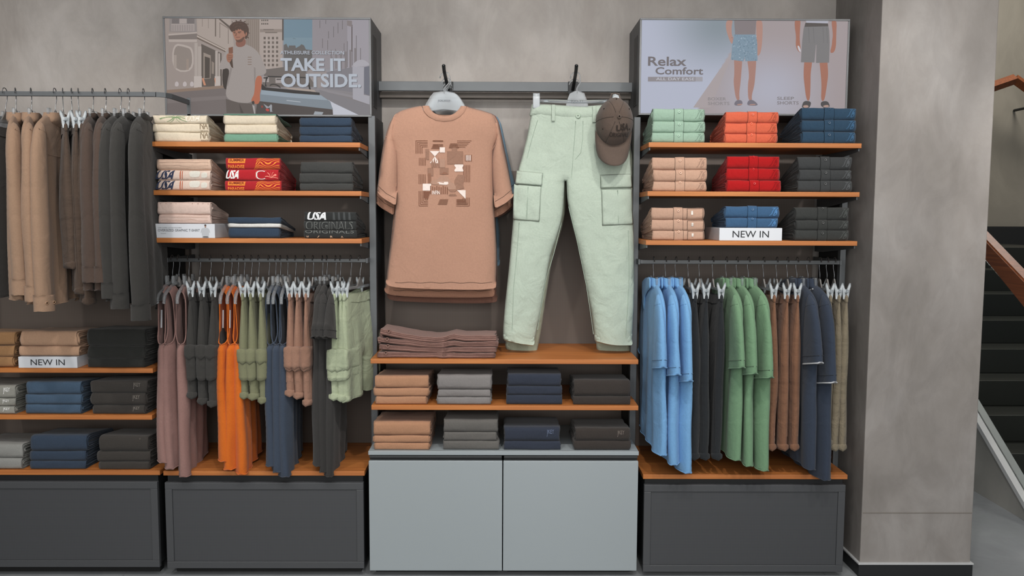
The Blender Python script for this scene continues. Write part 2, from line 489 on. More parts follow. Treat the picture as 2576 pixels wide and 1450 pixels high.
# ------------------------------------------------------------------ the setting
def struct(name, bm, m, smooth=False):
    return tag(obj(name, bm, m, smooth=smooth), kind='structure')
CX0 = PX(2163, 3.45, 1415); CX1 = PX(2441, 3.45, 1415)
struct('floor', B(-3.8, 6.2, -1.5, 8.1, -.1, 0, 0), C_FLOOR)
bm = bmesh.new(); box(bm, -3.8, CX1, -1.5, 4.12, 3.2, 3.3, 0); box(bm, CX1, 6.2, -1.5, 4.12, 3.2, 3.3, 0); box(bm, CX1 - .6, 6.2, 4.12, 8.1, 4.6, 4.7, 0)
struct('ceiling', bm, plain('ceiling_paint', '#77787a', .8))
struct('wall_back', B(-3.8, CX0 - .001, YW, YW + .15, 0, 3.2, 0), C_WALL)
struct('wall_left', B(-3.95, -3.8, -1.5, YW + .15, 0, 3.2, 0), C_WALL)
zb = PZ(1419, 3.45, 2163)
struct('wall_right', B(CX0, CX1, 3.45, 4.12, 0, 3.2, .004), C_COL)
bm = bmesh.new(); box(bm, CX0 - .008, CX1 + .006, 3.44, 4.12, 0, zb, .002)
struct('baseboard_right', bm, DARK)
bm = bmesh.new(); box(bm, CX0 - .011, CX1 + .008, 3.437, 4.12, zb, zb + .007, .001); struct('trim_1', bm, TRIMW)
bm = bmesh.new(); zs = PZ(1292, 3.45, 2300); box(bm, CX0 + .004, CX1 - .004, 3.4485, 3.46, zs, zs + .003, 0); struct('trim_2', bm, plain('plaster_joint', '#7a746c', .8))
struct('wall_far', B(CX1 - .6, 6.2, 7.8, 7.95, 0, 4.6, 0), BEIGE)
# floor tile joints
bm = bmesh.new()
for x in (-2.4, -1.62, -.62, .38, 1.38, 2.38): box(bm, x - .002, x + .002, 0, YF + .1, 0, .0012, 0)
for y in (1.4, 2.2, 3.0): box(bm, -3.8, 6, y - .002, y + .002, 0, .0012, 0)
struct('trim_3', bm, plain('tile_joint', '#83878a', .8))

# ------------------------------------------------------------------ stair flight beyond the column
XS = P(2576, 1000, 4.2).x
def stair_pt(px, py):      # a point in the balustrade plane
    d = _F * FPX + CR * (px - 1288) - CU * (py - 725); k = XS / d.x
    return Vector((0, 0, CAMZ)) + d * k
def slab_yz(bm, pts, x0, x1):
    a = [bm.verts.new((x0, p.y, p.z)) for p in pts]; b = [bm.verts.new((x1, p.y, p.z)) for p in pts]; n = len(pts)
    bm.faces.new(a); bm.faces.new(b[::-1])
    for i in range(n): bm.faces.new((a[i], b[i], b[(i + 1) % n], a[(i + 1) % n]))
    bmesh.ops.recalc_face_normals(bm, faces=bm.faces[:])
st = empty('staircase', (XS + .6, 5.5, 0), 'dark stone staircase rising behind the glass balustrade past the concrete column', 'staircase')
inv = Matrix.Translation(-Vector(st.location))
def sub(name, bm, m, parent, smooth=False):
    bm.transform(Matrix.Translation(-Vector(parent.location))); return obj(name, bm, m, parent, smooth)
for k in range(8):
    y = 4.75 + .27 * k; z = .163 * (k + 1)
    sub('step', B(XS + .08, XS + 1.9, y, y + .3, z - .163, z, .004), STONE, st)
zl = .163 * 8
sub('landing', B(XS - .6, XS + 1.9, 4.75 + .27 * 8, 7.76, zl - .163, zl, .004), STONE, st)
sub('landing_skirting', B(CX1, 6.1, 7.75, 7.765, PZ(622, 7.8), PZ(565, 7.8), .003), BLACK, st)
bal = empty('stair_balustrade', (XS, 4.6, 0), 'glass stair balustrade with a reddish wooden handrail and a pale side wall', 'balustrade')
f0, n0, f1, n1 = stair_pt(2420, 970), stair_pt(2640, 1345), stair_pt(2420, 985), stair_pt(2640, 1362)
g = stair_pt(2420, 560); h = stair_pt(2640, 830)
bm = bmesh.new(); slab_yz(bm, [f0, n0, n1, f1], XS - .035, XS + .05); sub('stringer_cap', bm, TRIMW, bal)
bm = bmesh.new(); slab_yz(bm, [f1, n1, Vector((XS, n1.y, 0)), Vector((XS, f1.y, 0))], XS - .02, XS + .04); sub('side_wall', bm, PANW, bal)
bm = bmesh.new(); slab_yz(bm, [stair_pt(2420, 590), stair_pt(2640, 840), n0, f0], XS, XS + .01); sub('glass_panel', bm, GLASS, bal)
bm = bmesh.new(); slab_yz(bm, [stair_pt(2420, 528), stair_pt(2640, 757), stair_pt(2640, 838), stair_pt(2420, 568)], XS - .03, XS + .035)
bmesh.ops.bevel(bm, geom=bm.edges[:], offset=.008, segments=3, affect='EDGES'); sub('handrail', bm, RAILW, bal)
hr = empty('wall_handrail', P(2553, 200, 7.4), 'short bent wooden handrail high on the beige stairwell wall', 'handrail')
bm = bmesh.new(); q = [P(2440, 238, 7.4), P(2553, 199, 7.4), P(2640, 262, 7.4)]
for a, b in zip(q, q[1:]):
    tube(bm, [a, b], .045, 4)
sub('rail', bm, RAILW, hr)
bm = bmesh.new()
for p_ in (P(2470, 235, 7.4), P(2620, 255, 7.4)): tube(bm, [p_ + Vector((0, .02, -.03)), p_ + Vector((0, .39, -.03))], .012, 8)
sub('wall_bracket', bm, DARK, hr)

# ------------------------------------------------------------------ back panels, posts, cabinets, shelves
zpan = PZ(300, YB)
bays = {'A': (PX(-110, YF, 1200), PX(397, YF, 1200)), 'B': (PX(411, YF, 1200), PX(916, YF, 1200)),
        'C': (PX(927, YF, 1200), PX(1606, YF, 1200)), 'D': (PX(1619, YF, 1200), PX(2131, YF, 1200))}
pn = {'A': 'behind the shelves below the beige overshirts', 'B': 'behind the shelves under the street-scene screen',
      'C': 'behind the big sage cargo trousers', 'D': 'behind the shelves under the shorts screen'}
for k, (x0, x1) in bays.items():
    zt = PZ(430, YB) if k == 'C' else zpan
    if k == 'A': x0 = PX(-60, YB, 900)
    o = obj('back_panel', B(x0 + .012, x1 - .012, YB, YB + .03, .06, zt, .002), PANEL, smooth=False)
    tag(o, 'dark brown perforated back panel ' + pn[k], 'panel', 'dark back panels of the wall units')
zs1 = PZ(293, YP)
posts = [(PX(398, YP, 700), PX(412, YP, 700), 'between the black sweatshirts and the mauve tank tops'), (PX(930, YP, 700), PX(947, YP, 700), 'beside the printed tan T-shirt'),
         (PX(1589, YP, 700), PX(1605, YP, 700), 'beside the sage cargo trousers and cap'), (PX(2112, YP, 700), PX(2126, YP, 700), 'closest to the concrete column'),
         (PX(-125, YP, 700), PX(-112, YP, 700), 'at the far end of the overshirt rail')]
for x0, x1, d in posts:
    r = empty('upright_post', ((x0 + x1) / 2, YP, 0), 'grey steel upright post ' + d, 'post', 'upright posts of the wall units')
    w = (x1 - x0) / 2
    obj('front_channel', B(-w, w, 0, .03, 0, zs1, .002), STEEL, r, False)
    obj('side_plate', B(-w * .8, w * .8, .03, YB - YP - .001, 0, zs1, .001), DARK, r, False)

def base_cabinet(k, pyt, pyb, lab, cx):
    x0, x1 = bays[k]; zt, zb = PZ(pyt, YF, cx), PZ(pyb, YF, cx); xc = (x0 + x1) / 2; w = (x1 - x0) / 2 - .004
    r = empty('storage_cabinet', (xc, YF, 0), lab, 'cabinet', 'storage cabinets along the wall')
    zd = PZ({'A': 1197, 'B': 1198, 'D': 1208}[k], YF, cx)
    bm = bmesh.new(); box(bm, -w + .004, w - .004, .022, YB - YF - .002, .05, zd, .002)
    obj('carcass', bm, DARK, r, False)
    d = empty_part('door', r)
    bm = bmesh.new(); e = .03
    box(bm, -w, w, 0, .02, zt - e, zt, .002); box(bm, -w, w, 0, .02, zb, zb + e, .002)
    box(bm, -w, -w + e, 0, .02, zb + e, zt - e, .002); box(bm, w - e, w, 0, .02, zb + e, zt - e, .002)
    obj('door_frame', bm, CABF, d, False)
    obj('mesh_panel', B(-w + e, w - e, .005, .016, zb + e, zt - e, .001), CABM, d, False)
    obj('plinth', B(-w + .02, w - .02, .05, .09, 0, .052, .001), BLACK, r, False)
def empty_part(name, parent):
    o = bpy.data.objects.new(name, None); COL.objects.link(o); o.parent = parent; return o
base_cabinet('A', 1213, 1428, 'charcoal cabinet with a fine mesh door, below the grey, navy and black jumpers', 200)
base_cabinet('B', 1215, 1431, 'charcoal cabinet with a fine mesh door, below the mauve and orange tank tops', 663)
base_cabinet('D', 1221, 1440, 'charcoal cabinet with a fine mesh door, below the blue and green polo shirts', 1875)
# white double cabinet: two units and a worktop
x0, x1 = bays['C']; zc0, zc1 = PZ(1136, YF), PZ(1146, YF)
o = obj('worktop', B(x0, x1, YF - .002, YB - .002, zc1, zc0, .002), WHITEC, smooth=False)
tag(o, 'cool white worktop running across both white cabinets', 'worktop')
xm = PX(1264.5, YF, 1300)
for a, b, d in ((x0, xm - .001, 'below the tan and grey folded jumpers'), (xm + .001, x1, 'below the navy and black folded jumpers')):
    r = empty('white_cabinet', ((a + b) / 2, YF, 0), 'plain white cabinet with a dark grip rail, ' + d, 'cabinet', 'white cabinets under the worktop')
    w = (b - a) / 2; zt, zb = PZ(1161, YF), PZ(1437, YF)
    obj('carcass', B(-w + .003, w - .003, .024, YB - YF - .002, .05, zc1 - .001, .002), DARK, r, False)
    obj('door', B(-w + .001, w - .001, 0, .02, zb, zt, .0025), WHITEC, r, False)
    obj('grip_rail', B(-w + .003, w - .003, .004, .023, PZ(1154, YF), PZ(1148.5, YF), .002), plain('grip_grey', '#4d4f50', .35, .5), r, False)
    obj('plinth', B(-w + .02, w - .02, .05, .09, 0, .052, .001), BLACK, r, False)

SHZ = {}
def shelf(key, xl, xr, pyt, lab, group, depth, bk=True, cx=None):
    cx = cx or (xl + xr) / 2
    x0, x1 = PX(xl, YF, pyt), PX(xr, YF, pyt); z = PZ(pyt, YF, cx); SHZ[key] = z
    r = empty('wooden_shelf', ((x0 + x1) / 2, YF, z), lab, 'shelf', group)
    w = (x1 - x0) / 2
    obj('board', B(-w, w, 0, depth, -.0195, 0, .0015), WOOD, r, False)
    if bk:
        for s in (-1, 1):
            xx = s * (w - .006)
            bm = bmesh.new(); a = [(0.012, -.0196), (YB - YF - .001, -.0196), (YB - YF - .001, -.06), (YB - YF - .09, -.06), (.012, -.031)]
            va = [bm.verts.new((xx - .0025, y, zz)) for y, zz in a]; vb = [bm.verts.new((xx + .0025, y, zz)) for y, zz in a]
            bm.faces.new(va); bm.faces.new(vb[::-1])
            for i in range(5): bm.faces.new((va[i], vb[i], vb[(i + 1) % 5], va[(i + 1) % 5]))
            bmesh.ops.recalc_face_normals(bm, faces=bm.faces[:])
            obj('bracket', bm, STEEL, r, False)
G1 = 'wooden shelves under the street-scene screen'; G2 = 'wooden shelves under the shorts screen'
shelf('B1', 374, 906, 357.5, 'oak shelf carrying cream, green-edged and navy shirts under the street-scene screen', G1, .36)
shelf('B2', 379, 909, 480, 'oak shelf carrying the red printed shirts', G1, .36)
shelf('B3', 383, 910, 600, 'oak shelf carrying the oversized T-shirt sign box', G1, .36)
shelf('D1', 1632, 2168, 359.5, 'oak shelf carrying mint, orange and navy trousers under the shorts screen', G2, .36)
shelf('D2', 1629, 2163, 482.5, 'oak shelf carrying the folded red trousers', G2, .36)
shelf('D3', 1625, 2157, 606, 'oak shelf carrying blue trousers on a new-in box', G2, .36)
shelf('C1', 932, 1606, 904.5, 'wide oak shelf below the sage cargo trousers with folded mauve trousers on it', 'wide oak shelves above the white cabinets', .444, False)
shelf('C2', 934, 1606, 1021, 'wide oak shelf just above the white worktop', 'wide oak shelves above the white cabinets', .444, False)
shelf('A1', -120, 384, 927, 'oak shelf carrying beige jumpers on a new-in box below the overshirts', 'oak shelves below the overshirts', .43, False, 200)
shelf('A2', -116, 382, 1045, 'oak shelf carrying mid-blue and charcoal folded jumpers', 'oak shelves below the overshirts', .43, False, 200)
def deck(key, xl, xr, pyt, lab):
    x0, x1 = PX(xl, YF, pyt), PX(xr, YF, pyt); z = PZ(pyt, YF, max(150, (xl + xr) / 2)); SHZ[key] = z
    o = obj('cabinet_top', B(x0, x1, YF, YB - .002, z - .0195, z, .0015), WOOD, smooth=False)
    tag(o, lab, 'wooden top', 'oak tops on the charcoal cabinets')
deck('A3', -105, 402, 1184.5, 'oak cabinet top carrying grey, navy and black jumpers below the overshirts')
deck('B4', 410.5, 917, 1186, 'oak cabinet top under the hanging mauve and orange tank tops')
deck('D4', 1618, 2132.5, 1195, 'oak cabinet top under the hanging blue and green polo shirts')
SHZ['C3'] = zc0

# ------------------------------------------------------------------ rails
def rail(xl, xr, pyt, pyb, Y, lab):
    x0, x1 = PX(xl, Y, pyt), PX(xr, Y, pyt); zt, zb = PZ(pyt, Y), PZ(pyb, Y)
    r = empty('hanging_rail', ((x0 + x1) / 2, Y, zt), lab, 'rail', 'hanging rails')
    w = (x1 - x0) / 2
    obj('bar', B(-w, w, -.006, .006, zb - zt, 0, .002), plain('rail_grey', '#55585a', .4, .4), r, False)
    for s in (-1, 1):
        bm = bmesh.new(); xx = s * (w + .004)
        box(bm, xx - .004, xx + .004, -.008, YB - Y - .001, zb - zt - .003, .002, .0015); obj('end_bracket', bm, STEEL, r, False)
    return zt
YR = 3.58
ZRB = rail(424, 921, 652.5, 662, YR, 'grey rail holding tank tops and shorts below the street-scene shelves')
ZRD = rail(1610, 2112, 652.5, 663, YR, 'grey rail holding polo shirts and trousers below the shorts shelves')
YRA = 3.40
za, zb_ = PZ(231, YRA, 250), PZ(243, YRA, 250)
xa0, xa1 = PX(-100, YRA, 235), PX(392, YRA, 235)
r = empty('hanging_rail', ((xa0 + xa1) / 2, YRA, za), 'grey rail holding beige overshirts and black sweatshirts', 'rail', 'hanging rails')
w = (xa1 - xa0) / 2
obj('bar', B(-w, w, -.006, .006, zb_ - za, 0, .002), STEEL, r, False)
for s in (-1, 1):
    bm = bmesh.new(); pts = [(s * w, 0), (s * (w + .03), .02), (s * (w + .04), .05), (s * (w + .045), YP - YRA)]
    for (ax, ay), (bx, by) in zip(pts, pts[1:]):
        d = Vector((by - ay, -(bx - ax), 0)).normalized() * .005
        vs = []
        for x, y in ((ax, ay), (bx, by)):
            for e in (-1, 1):
                for zz in (zb_ - za, 0): vs.append(bm.verts.new((x + d.x * e, y + d.y * e, zz)))
        for f in ((0, 1, 3, 2), (4, 6, 7, 5), (0, 2, 6, 4), (1, 5, 7, 3), (0, 4, 5, 1), (2, 3, 7, 6)): bm.faces.new([vs[i] for i in f])
    box(bm, s * (w + .045) - .008, s * (w + .045) + .008, YP - YRA - .004, YP - YRA + .012, zb_ - za - .05, .01, .001)
    bmesh.ops.recalc_face_normals(bm, faces=bm.faces[:]); obj('return_arm', bm, STEEL, r, False)
ZRA = za
# centre display bar with two prongs
YC = 3.84
x0, x1 = PX(953, YC, 218), PX(1592, YC, 218)
r = empty('display_bar', ((x0 + x1) / 2, YC, PZ(219, YC)), 'grey steel display bar across the concrete wall above the tan T-shirt', 'display bar')
w = (x1 - x0) / 2; zt, zb = PZ(207, YC) - r.location.z, PZ(231, YC) - r.location.z
obj('bar', B(-w, w, -.012, .012, zb, zt, .002), STEEL, r, False)
obj('rear_channel', B(-w, w, .02, .06, PZ(246, YC) - r.location.z, zb, .002), plain('channel_brown', '#57504a', .6), r, False)
prongs = []
for px, tip, lab in ((1128, 1112, 'holding the tan T-shirt hangers'), (1441, 1453, 'holding the sage trouser hangers')):
    a = P(px, 226, YC - .012); e = P(tip, 174, 3.52); e.x = P(px, 200, 3.52).x * .25 + e.x * .75
    q = empty('display_prong', a, 'dark round steel prong on the display bar, ' + lab, 'prong', 'prongs on the display bar')
    bm = bmesh.new(); box(bm, -.022, .022, -.006, .0, -.02, .036, .002); obj('mounting_plate', bm, DARK, q, False)
    v = e - a; bm = bmesh.new(); tube(bm, [(0, -.004, 0), v * .75, v * .9 + Vector((0, 0, .004)), v + Vector((0, 0, .014))], .0075, 12); obj('rod', bm, plain('prong_black', '#2c2e30', .35, .6), q)
    prongs.append((a, e))

# ------------------------------------------------------------------ screens
class Art:
    def __init__(s, root, fn, rc=None):
        if rc: fn = (lambda f: lambda a, b: (lambda q: (min(rc[1], max(rc[0], q[0])), min(rc[3], max(rc[2], q[1]))))(f(a, b)))(fn)
        s.root, s.fn, s.bm, s.mats, s.ids, s.k = root, fn, bmesh.new(), [], {}, 0
    def m(s, h):
        if h not in s.ids: s.ids[h] = len(s.mats); s.mats.append(emis(h))
        return s.ids[h]
    def p(s, h, *pts):
        s.k += 1
        pts = [tuple(pts[i:i + 2]) for i in range(0, len(pts), 2)]
        poly2d(s.bm, [s.fn(*q) for q in pts], s.m(h), -.0004 - .00002 * s.k)
    def r(s, h, a, b, c, d): s.p(h, a, b, c, b, c, d, a, d)
    def sm(s, h, *pts):
        s.k += 1
        pts = chaikin([tuple(pts[i:i + 2]) for i in range(0, len(pts), 2)], 2)
        poly2d(s.bm, [s.fn(*q) for q in pts], s.m(h), -.0004 - .00002 * s.k)
    def t(s, h, txt, a, b, c, d, bold=0):
        s.k += 1; bm2 = bmesh.new(); x0, z1 = s.fn(a, b); x1, z0 = s.fn(c, d)
        put_text(bm2, txt, x0, x1, z0, z1, bold)
        mi = s.m(h); vm = {v: s.bm.verts.new((v.co.x, -.0004 - .00002 * s.k, v.co.z)) for v in bm2.verts}
        for f in bm2.faces: s.bm.faces.new([vm[v] for v in f.verts]).material_index = mi
        bm2.free()
    def done(s, name, parent):
        face_cam(s.bm); return obj(name, s.bm, s.mats, parent, False)
def screen(pxl, pxr, pyt, pyb, lab):
    cx, cy = (pxl + pxr) / 2, (pyt + pyb) / 2
    c = P(cx, cy, YP); x0, x1 = PX(pxl, YP, cy) - c.x, PX(pxr, YP, cy) - c.x; z0, z1 = PZ(pyb, YP, cx) - c.z, PZ(pyt, YP, cx) - c.z
    r = empty('advert_screen', c, lab, 'screen', 'lit advert screens above the shelves')
    bm = bmesh.new(); box(bm, x0, x1, .012, YW - YP - .002, z0, z1, .002); obj('housing', bm, CABF, r, False)
    bm = bmesh.new(); e = .008
    box(bm, x0, x1, -.004, .012, z1 - e, z1, .001); box(bm, x0, x1, -.004, .012, z0, z0 + e, .001)
    box(bm, x0, x0 + e, -.004, .012, z0 + e, z1 - e, .001); box(bm, x1 - e, x1, -.004, .012, z0 + e, z1 - e, .001)
    obj('bezel', bm, plain('bezel_grey', '#6b6d6f', .4, .4), r, False)
    s = 1 if cx < 1288 else -1
    bm = bmesh.new(); xx = x1 if s > 0 else x0
    box(bm, xx - .002, xx + .002, .05, .14, z0 + .05, z1 - .06, .001); obj('side_vent', bm, DARK, r, False)
    return r, c, (x0 + e, x1 - e, z0 + e, z1 - e)
def field(root, rect, fn, name):
    x0, x1, z0, z1 = rect; bm = bmesh.new(); nx, ny = 72, 36
    cl = bm.loops.layers.float_color.new('tone'); vs = [[bm.verts.new((x0 + (x1 - x0) * i / nx, 0, z0 + (z1 - z0) * j / ny)) for i in range(nx + 1)] for j in range(ny + 1)]
    for j in range(ny):
        for i in range(nx):
            f = bm.faces.new((vs[j][i], vs[j][i + 1], vs[j + 1][i + 1], vs[j + 1][i]))
            for lp, (u, v) in zip(f.loops, ((i, j), (i + 1, j), (i + 1, j + 1), (i, j + 1))): lp[cl] = fn(u / nx, 1 - v / ny)
    m, nt, b = nodes(name + '_light'); a = nt.nodes.new('ShaderNodeVertexColor'); a.layer_name = 'tone'
    b.inputs['Base Color'].default_value = (.01, .01, .01, 1); b.inputs['Roughness'].default_value = .35
    nt.links.new(a.outputs[0], b.inputs['Emission Color']); b.inputs['Emission Strength'].default_value = .86; b.inputs['Specular IOR Level'].default_value = .15
    return obj(name, bm, m, root, False)
def mixc(a, b, t): t = max(0, min(1, t)); t = t * t * (3 - 2 * t); return tuple(x + (y - x) * t for x, y in zip(a, b))

# street scene
r, c, rect = screen(413, 934, 43, 293, 'lit wide screen showing a man in a grey T-shirt on a city street')
fz = lambda zx, zy: (lambda q: (q.x - c.x, q.z - c.z))(P(400 + zx / 4.6, 30 + zy / 4.6, YP))
L1, L2, L3 = lin('#958a86'), lin('#8f8d94'), lin('#77706d')
field(r, rect, lambda u, v: mixc(mixc(L1, L2, u), L3, (v - .55) * 2.2), 'display')
A = Art(r, fz, rect)
lo = lambda v: v
A.p('#9a8e88', 70, 75, 1165, 82, 1165, 860, 70, 915)
A.p('#a89b93', 440, 80, 830, 80, 880, 500, 760, 470, 445, 300)
A.p('#8d8582', 120, 75, 430, 76, 440, 240, 120, 230); A.r('#a79c98', 140, 140, 410, 222); A.r('#746d6c', 150, 80, 235, 135); A.r('#746d6c', 325, 80, 410, 135); A.r('#a79c98', 236, 78, 320, 135)
for i in range(13): A.r('#867d7b', 148 + i * 20, 150, 156 + i * 20, 220)
A.p('#7d736e', 110, 265, 440, 240, 440, 325, 115, 320); A.p('#b1a59e', 110, 255, 440, 232, 440, 250, 110, 275); A.p('#b1a59e', 112, 318, 440, 318, 440, 350, 115, 348)
A.p('#6d6057', 440, 262, 770, 430, 770, 470, 440, 310); A.p('#b5a79e', 440, 270, 775, 440, 775, 455, 440, 290)
for a in ((648, 80, 662, 285), (500, 82, 504, 170), (570, 82, 574, 190), (702, 130, 708, 300), (800, 200, 806, 370)): A.r('#6f635c', *a)
A.p('#5b5049', 690, 82, 715, 82, 850, 190, 840, 215); A.p('#7b6e66', 700, 120, 810, 190, 810, 200, 700, 130)
A.p('#5e554f', 490, 370, 725, 480, 730, 860, 490, 868)
A.p('#94877d', 515, 470, 600, 505, 598, 770, 515, 780); A.p('#4d453f', 530, 515, 590, 535, 588, 765, 530, 770); A.p('#8c7f75', 610, 570, 640, 590, 636, 720, 610, 715)
for a in ((412, 360, 447, 880), (452, 400, 492, 872), (652, 450, 682, 860), (688, 480, 708, 856)):
    A.r('#aca19a', *a); A.r('#bbb0aa', a[0] - 6, 745, a[2] + 4, a[3])
A.sm('#b3a7a0', 155, 360, 320, 385, 405, 430, 400, 700, 155, 690); A.sm('#8e837c', 172, 385, 300, 405, 385, 440, 380, 680, 172, 672); A.r('#a2968e', 172, 500, 205, 655); A.r('#998a80', 318, 545, 345, 672)
for a in (185, 278, 360): A.sm('#bcb2b1', a, 865, a, 820, a + 22, 802, a + 44, 820, a + 44, 862)
A.p('#c48a6e', 497, 770, 518, 765, 545, 850, 520, 852); A.p('#c48a6e', 640, 770, 655, 765, 655, 850)
A.p('#8a7668', 70, 905, 740, 852, 790, 858, 790, 885, 70, 945)
A.p('#736a68', 70, 940, 790, 880, 790, 1195, 70, 1195); A.p('#7c7371', 70, 1010, 790, 970, 790, 1010, 70, 1060)
A.p('#8d8077', 1000, 82, 1168, 85, 1168, 520, 1100, 430, 1010, 370)
for i in range(7): A.r('#7b6e65', 1015 + i * 22, 90, 1021 + i * 22, 400 + i * 10)
A.p('#a79a93', 1165, 84, 1430, 90, 1430, 668, 1235, 660, 1165, 480)
A.r('#4f4844', 1426, 85, 1444, 330); A.r('#8b7e76', 1170, 200, 1425, 236)
for j in range(2):
    for i in range(4): A.r('#5f5650', 1185 + i * 22, 90 + j * 40, 1200 + i * 22, 108 + j * 40)
A.r('#6a5f58', 1210, 200, 1330, 210); A.r('#6a5f58', 1230, 236, 1370, 246)
for j in range(7):
    for i in range(4): A.r(('#5d534d', '#6c615a')[(i + j) % 2], 1212 + i * 48, 290 + j * 52, 1236 + i * 48, 318 + j * 52)
A.r('#b5aaa5', 1250, 290, 1254, 660); A.r('#b5aaa5', 1296, 290, 1300, 660); A.r('#b5aaa5', 1344, 290, 1348, 660)
A.r('#6d8594', 1445, 88, 1778, 300); A.r('#768c99', 1445, 300, 1778, 460); A.p('#5b6a74', 1550, 305, 1585, 312, 1583, 316, 1552, 311)
A.p('#5f5c5b', 1445, 385, 1475, 370, 1500, 420, 1505, 390, 1580, 390, 1585, 420, 1630, 395, 1650, 375, 1680, 390, 1700, 435, 1778, 445, 1778, 640, 1445, 640)
A.p('#8f898e', 1775, 90, 2190, 93, 2190, 680, 1775, 640); A.p('#9c979e', 2180, 93, 2438, 97, 2438, 680, 2180, 680)
for x, a, b in ((1860, 100, 190), (1928, 95, 140), (1960, 225, 310), (2018, 170, 295), (2070, 125, 250), (2120, 100, 205), (1890, 310, 420), (1950, 330, 440), (2140, 365, 520), (2178, 340, 640), (2282, 275, 600), (2040, 430, 640), (1990, 440, 640), (2235, 450, 620), (2330, 420, 600)):
    A.r('#6c6668', x, a, x + 7, b)
A.r('#5d5354', 2228, 150, 2240, 460); A.p('#837a7a', 2178, 100, 2235, 105, 2235, 175, 2178, 160)
for i in range(6): A.r('#7e7779', 1985 + i * 55, 520 - i * 20, 2010 + i * 55, 660)
A.p('#6b635f', 1232, 668, 1445, 640, 1800, 640, 1850, 870, 1190, 870)
A.r('#a39a98', 1200, 745, 1275, 815); A.r('#4d4745', 1212, 755, 1265, 775); A.r('#a39a98', 1350, 765, 1430, 825); A.r('#565050', 1362, 775, 1420, 790)
A.p('#938a89', 1700, 690, 1780, 650, 1945, 690, 1945, 880, 1830, 880)
A.p('#7d7a80', 1940, 700, 2240, 640, 2240, 925, 1945, 890); A.p('#8b878b', 1830, 880, 2300, 980, 2300, 1010, 1830, 905)
A.sm('#aaa7ae', 2240, 640, 2250, 600, 2300, 560, 2370, 552, 2436, 600, 2436, 620, 2370, 632); A.p('#a5a3ab', 2240, 635, 2372, 640, 2372, 960, 2438, 975, 2438, 1075, 2245, 1010)
A.p('#6b6c77', 2375, 640, 2438, 628, 2438, 968, 2375, 950)
A.p('#7e7b7f', 1850, 900, 2438, 1080, 2438, 1195, 2020, 1195)
A.p('#c2c4ce', 1960, 1020, 2030, 1060, 2310, 1195, 2015, 1195)
A.p('#4c4543', 1140, 1020, 2010, 1110, 2016, 1195, 1120, 1195)
A.p('#7e8891', 1185, 895, 1860, 955, 1985, 1040, 2012, 1130, 1600, 1085, 1150, 1032); A.p('#939faa', 1188, 905, 1880, 968, 1960, 1025, 1500, 990, 1180, 955)
A.p('#2e2b2a', 1185, 830, 1240, 875, 1860, 935, 1862, 965, 1560, 945, 1190, 905); A.p('#2e2b2a', 1240, 750, 1262, 755, 1240, 830, 1250, 870, 1228, 862); A.p('#2e2b2a', 1715, 790, 1738, 800, 1765, 930, 1745, 925)
A.p('#2e2b2a', 1258, 742, 1700, 755, 1720, 800, 1690, 768, 1258, 756); A.p('#a89a90', 1440, 870, 1800, 905, 1820, 930, 1500, 895)
A.sm('#3a3533', 1280, 870, 1290, 835, 1340, 830, 1400, 855, 1415, 890, 1400, 880, 1345, 845, 1300, 850)
A.p('#b4bac2', 1478, 1022, 1640, 1040, 1640, 1048, 1478, 1030); A.p('#9da3aa', 1790, 1190, 1805, 1152, 1905, 1162, 1890, 1195)
A.sm('#3c342f', 735, 640, 800, 600, 860, 640, 860, 900, 800, 910, 738, 880)
A.sm('#9d9490', 860, 400, 935, 400, 1005, 372, 1120, 430, 1180, 520, 1256, 690, 1220, 730, 1120, 752, 1110, 880, 1092, 1058, 930, 1055, 772, 1006, 785, 850, 830, 640, 700, 680, 705, 600, 790, 430)
A.p('#8b827e', 1100, 640, 1120, 650, 1122, 745, 1105, 860); A.p('#8b827e', 830, 640, 850, 660, 800, 860, 785, 860)
for i in range(4): A.r('#7f6a5c', 1030, 522 + i * 28, 1075, 530 + i * 28)
A.sm('#b0684d', 1118, 748, 1196, 735, 1192, 850, 1168, 960, 1176, 1030, 1140, 1080, 1070, 1040, 1075, 1005, 1108, 950)
A.sm('#9a6a55', 780, 510, 800, 480, 858, 476, 862, 530, 830, 598, 790, 575)
for i in range(3): A.p('#6d4638', 800, 500 + i * 22, 856, 512 + i * 18, 856, 517 + i * 18, 800, 506 + i * 22)
A.p('#7c5341', 808, 418, 858, 405, 860, 480, 810, 480); A.p('#4c3a30', 820, 590, 852, 540, 862, 655, 840, 640)
A.sm('#85584a', 890, 330, 1004, 300, 1010, 380, 960, 412, 895, 405)
A.sm('#a0705c', 850, 225, 880, 195, 960, 190, 1008, 230, 1015, 270, 1000, 310, 960, 352, 905, 355, 880, 320, 862, 270)
A.sm('#624539', 885, 310, 905, 332, 950, 318, 985, 285, 1000, 300, 960, 355, 905, 358); A.r('#7c4a40', 895, 292, 940, 300)
A.p('#4e3930', 862, 235, 890, 232, 890, 240, 862, 243); A.p('#4e3930', 915, 232, 955, 228, 955, 237, 915, 241); A.r('#3b2b25', 870, 246, 888, 252); A.r('#3b2b25', 922, 244, 945, 250); A.p('#7f5545', 895, 245, 908, 248, 900, 282, 880, 280)
A.sm('#4b372e', 822, 200, 828, 150, 870, 118, 940, 106, 1010, 128, 1042, 190, 1040, 260, 1015, 320, 995, 310, 1005, 270, 990, 250, 985, 225, 945, 195, 900, 205, 868, 225, 845, 240)
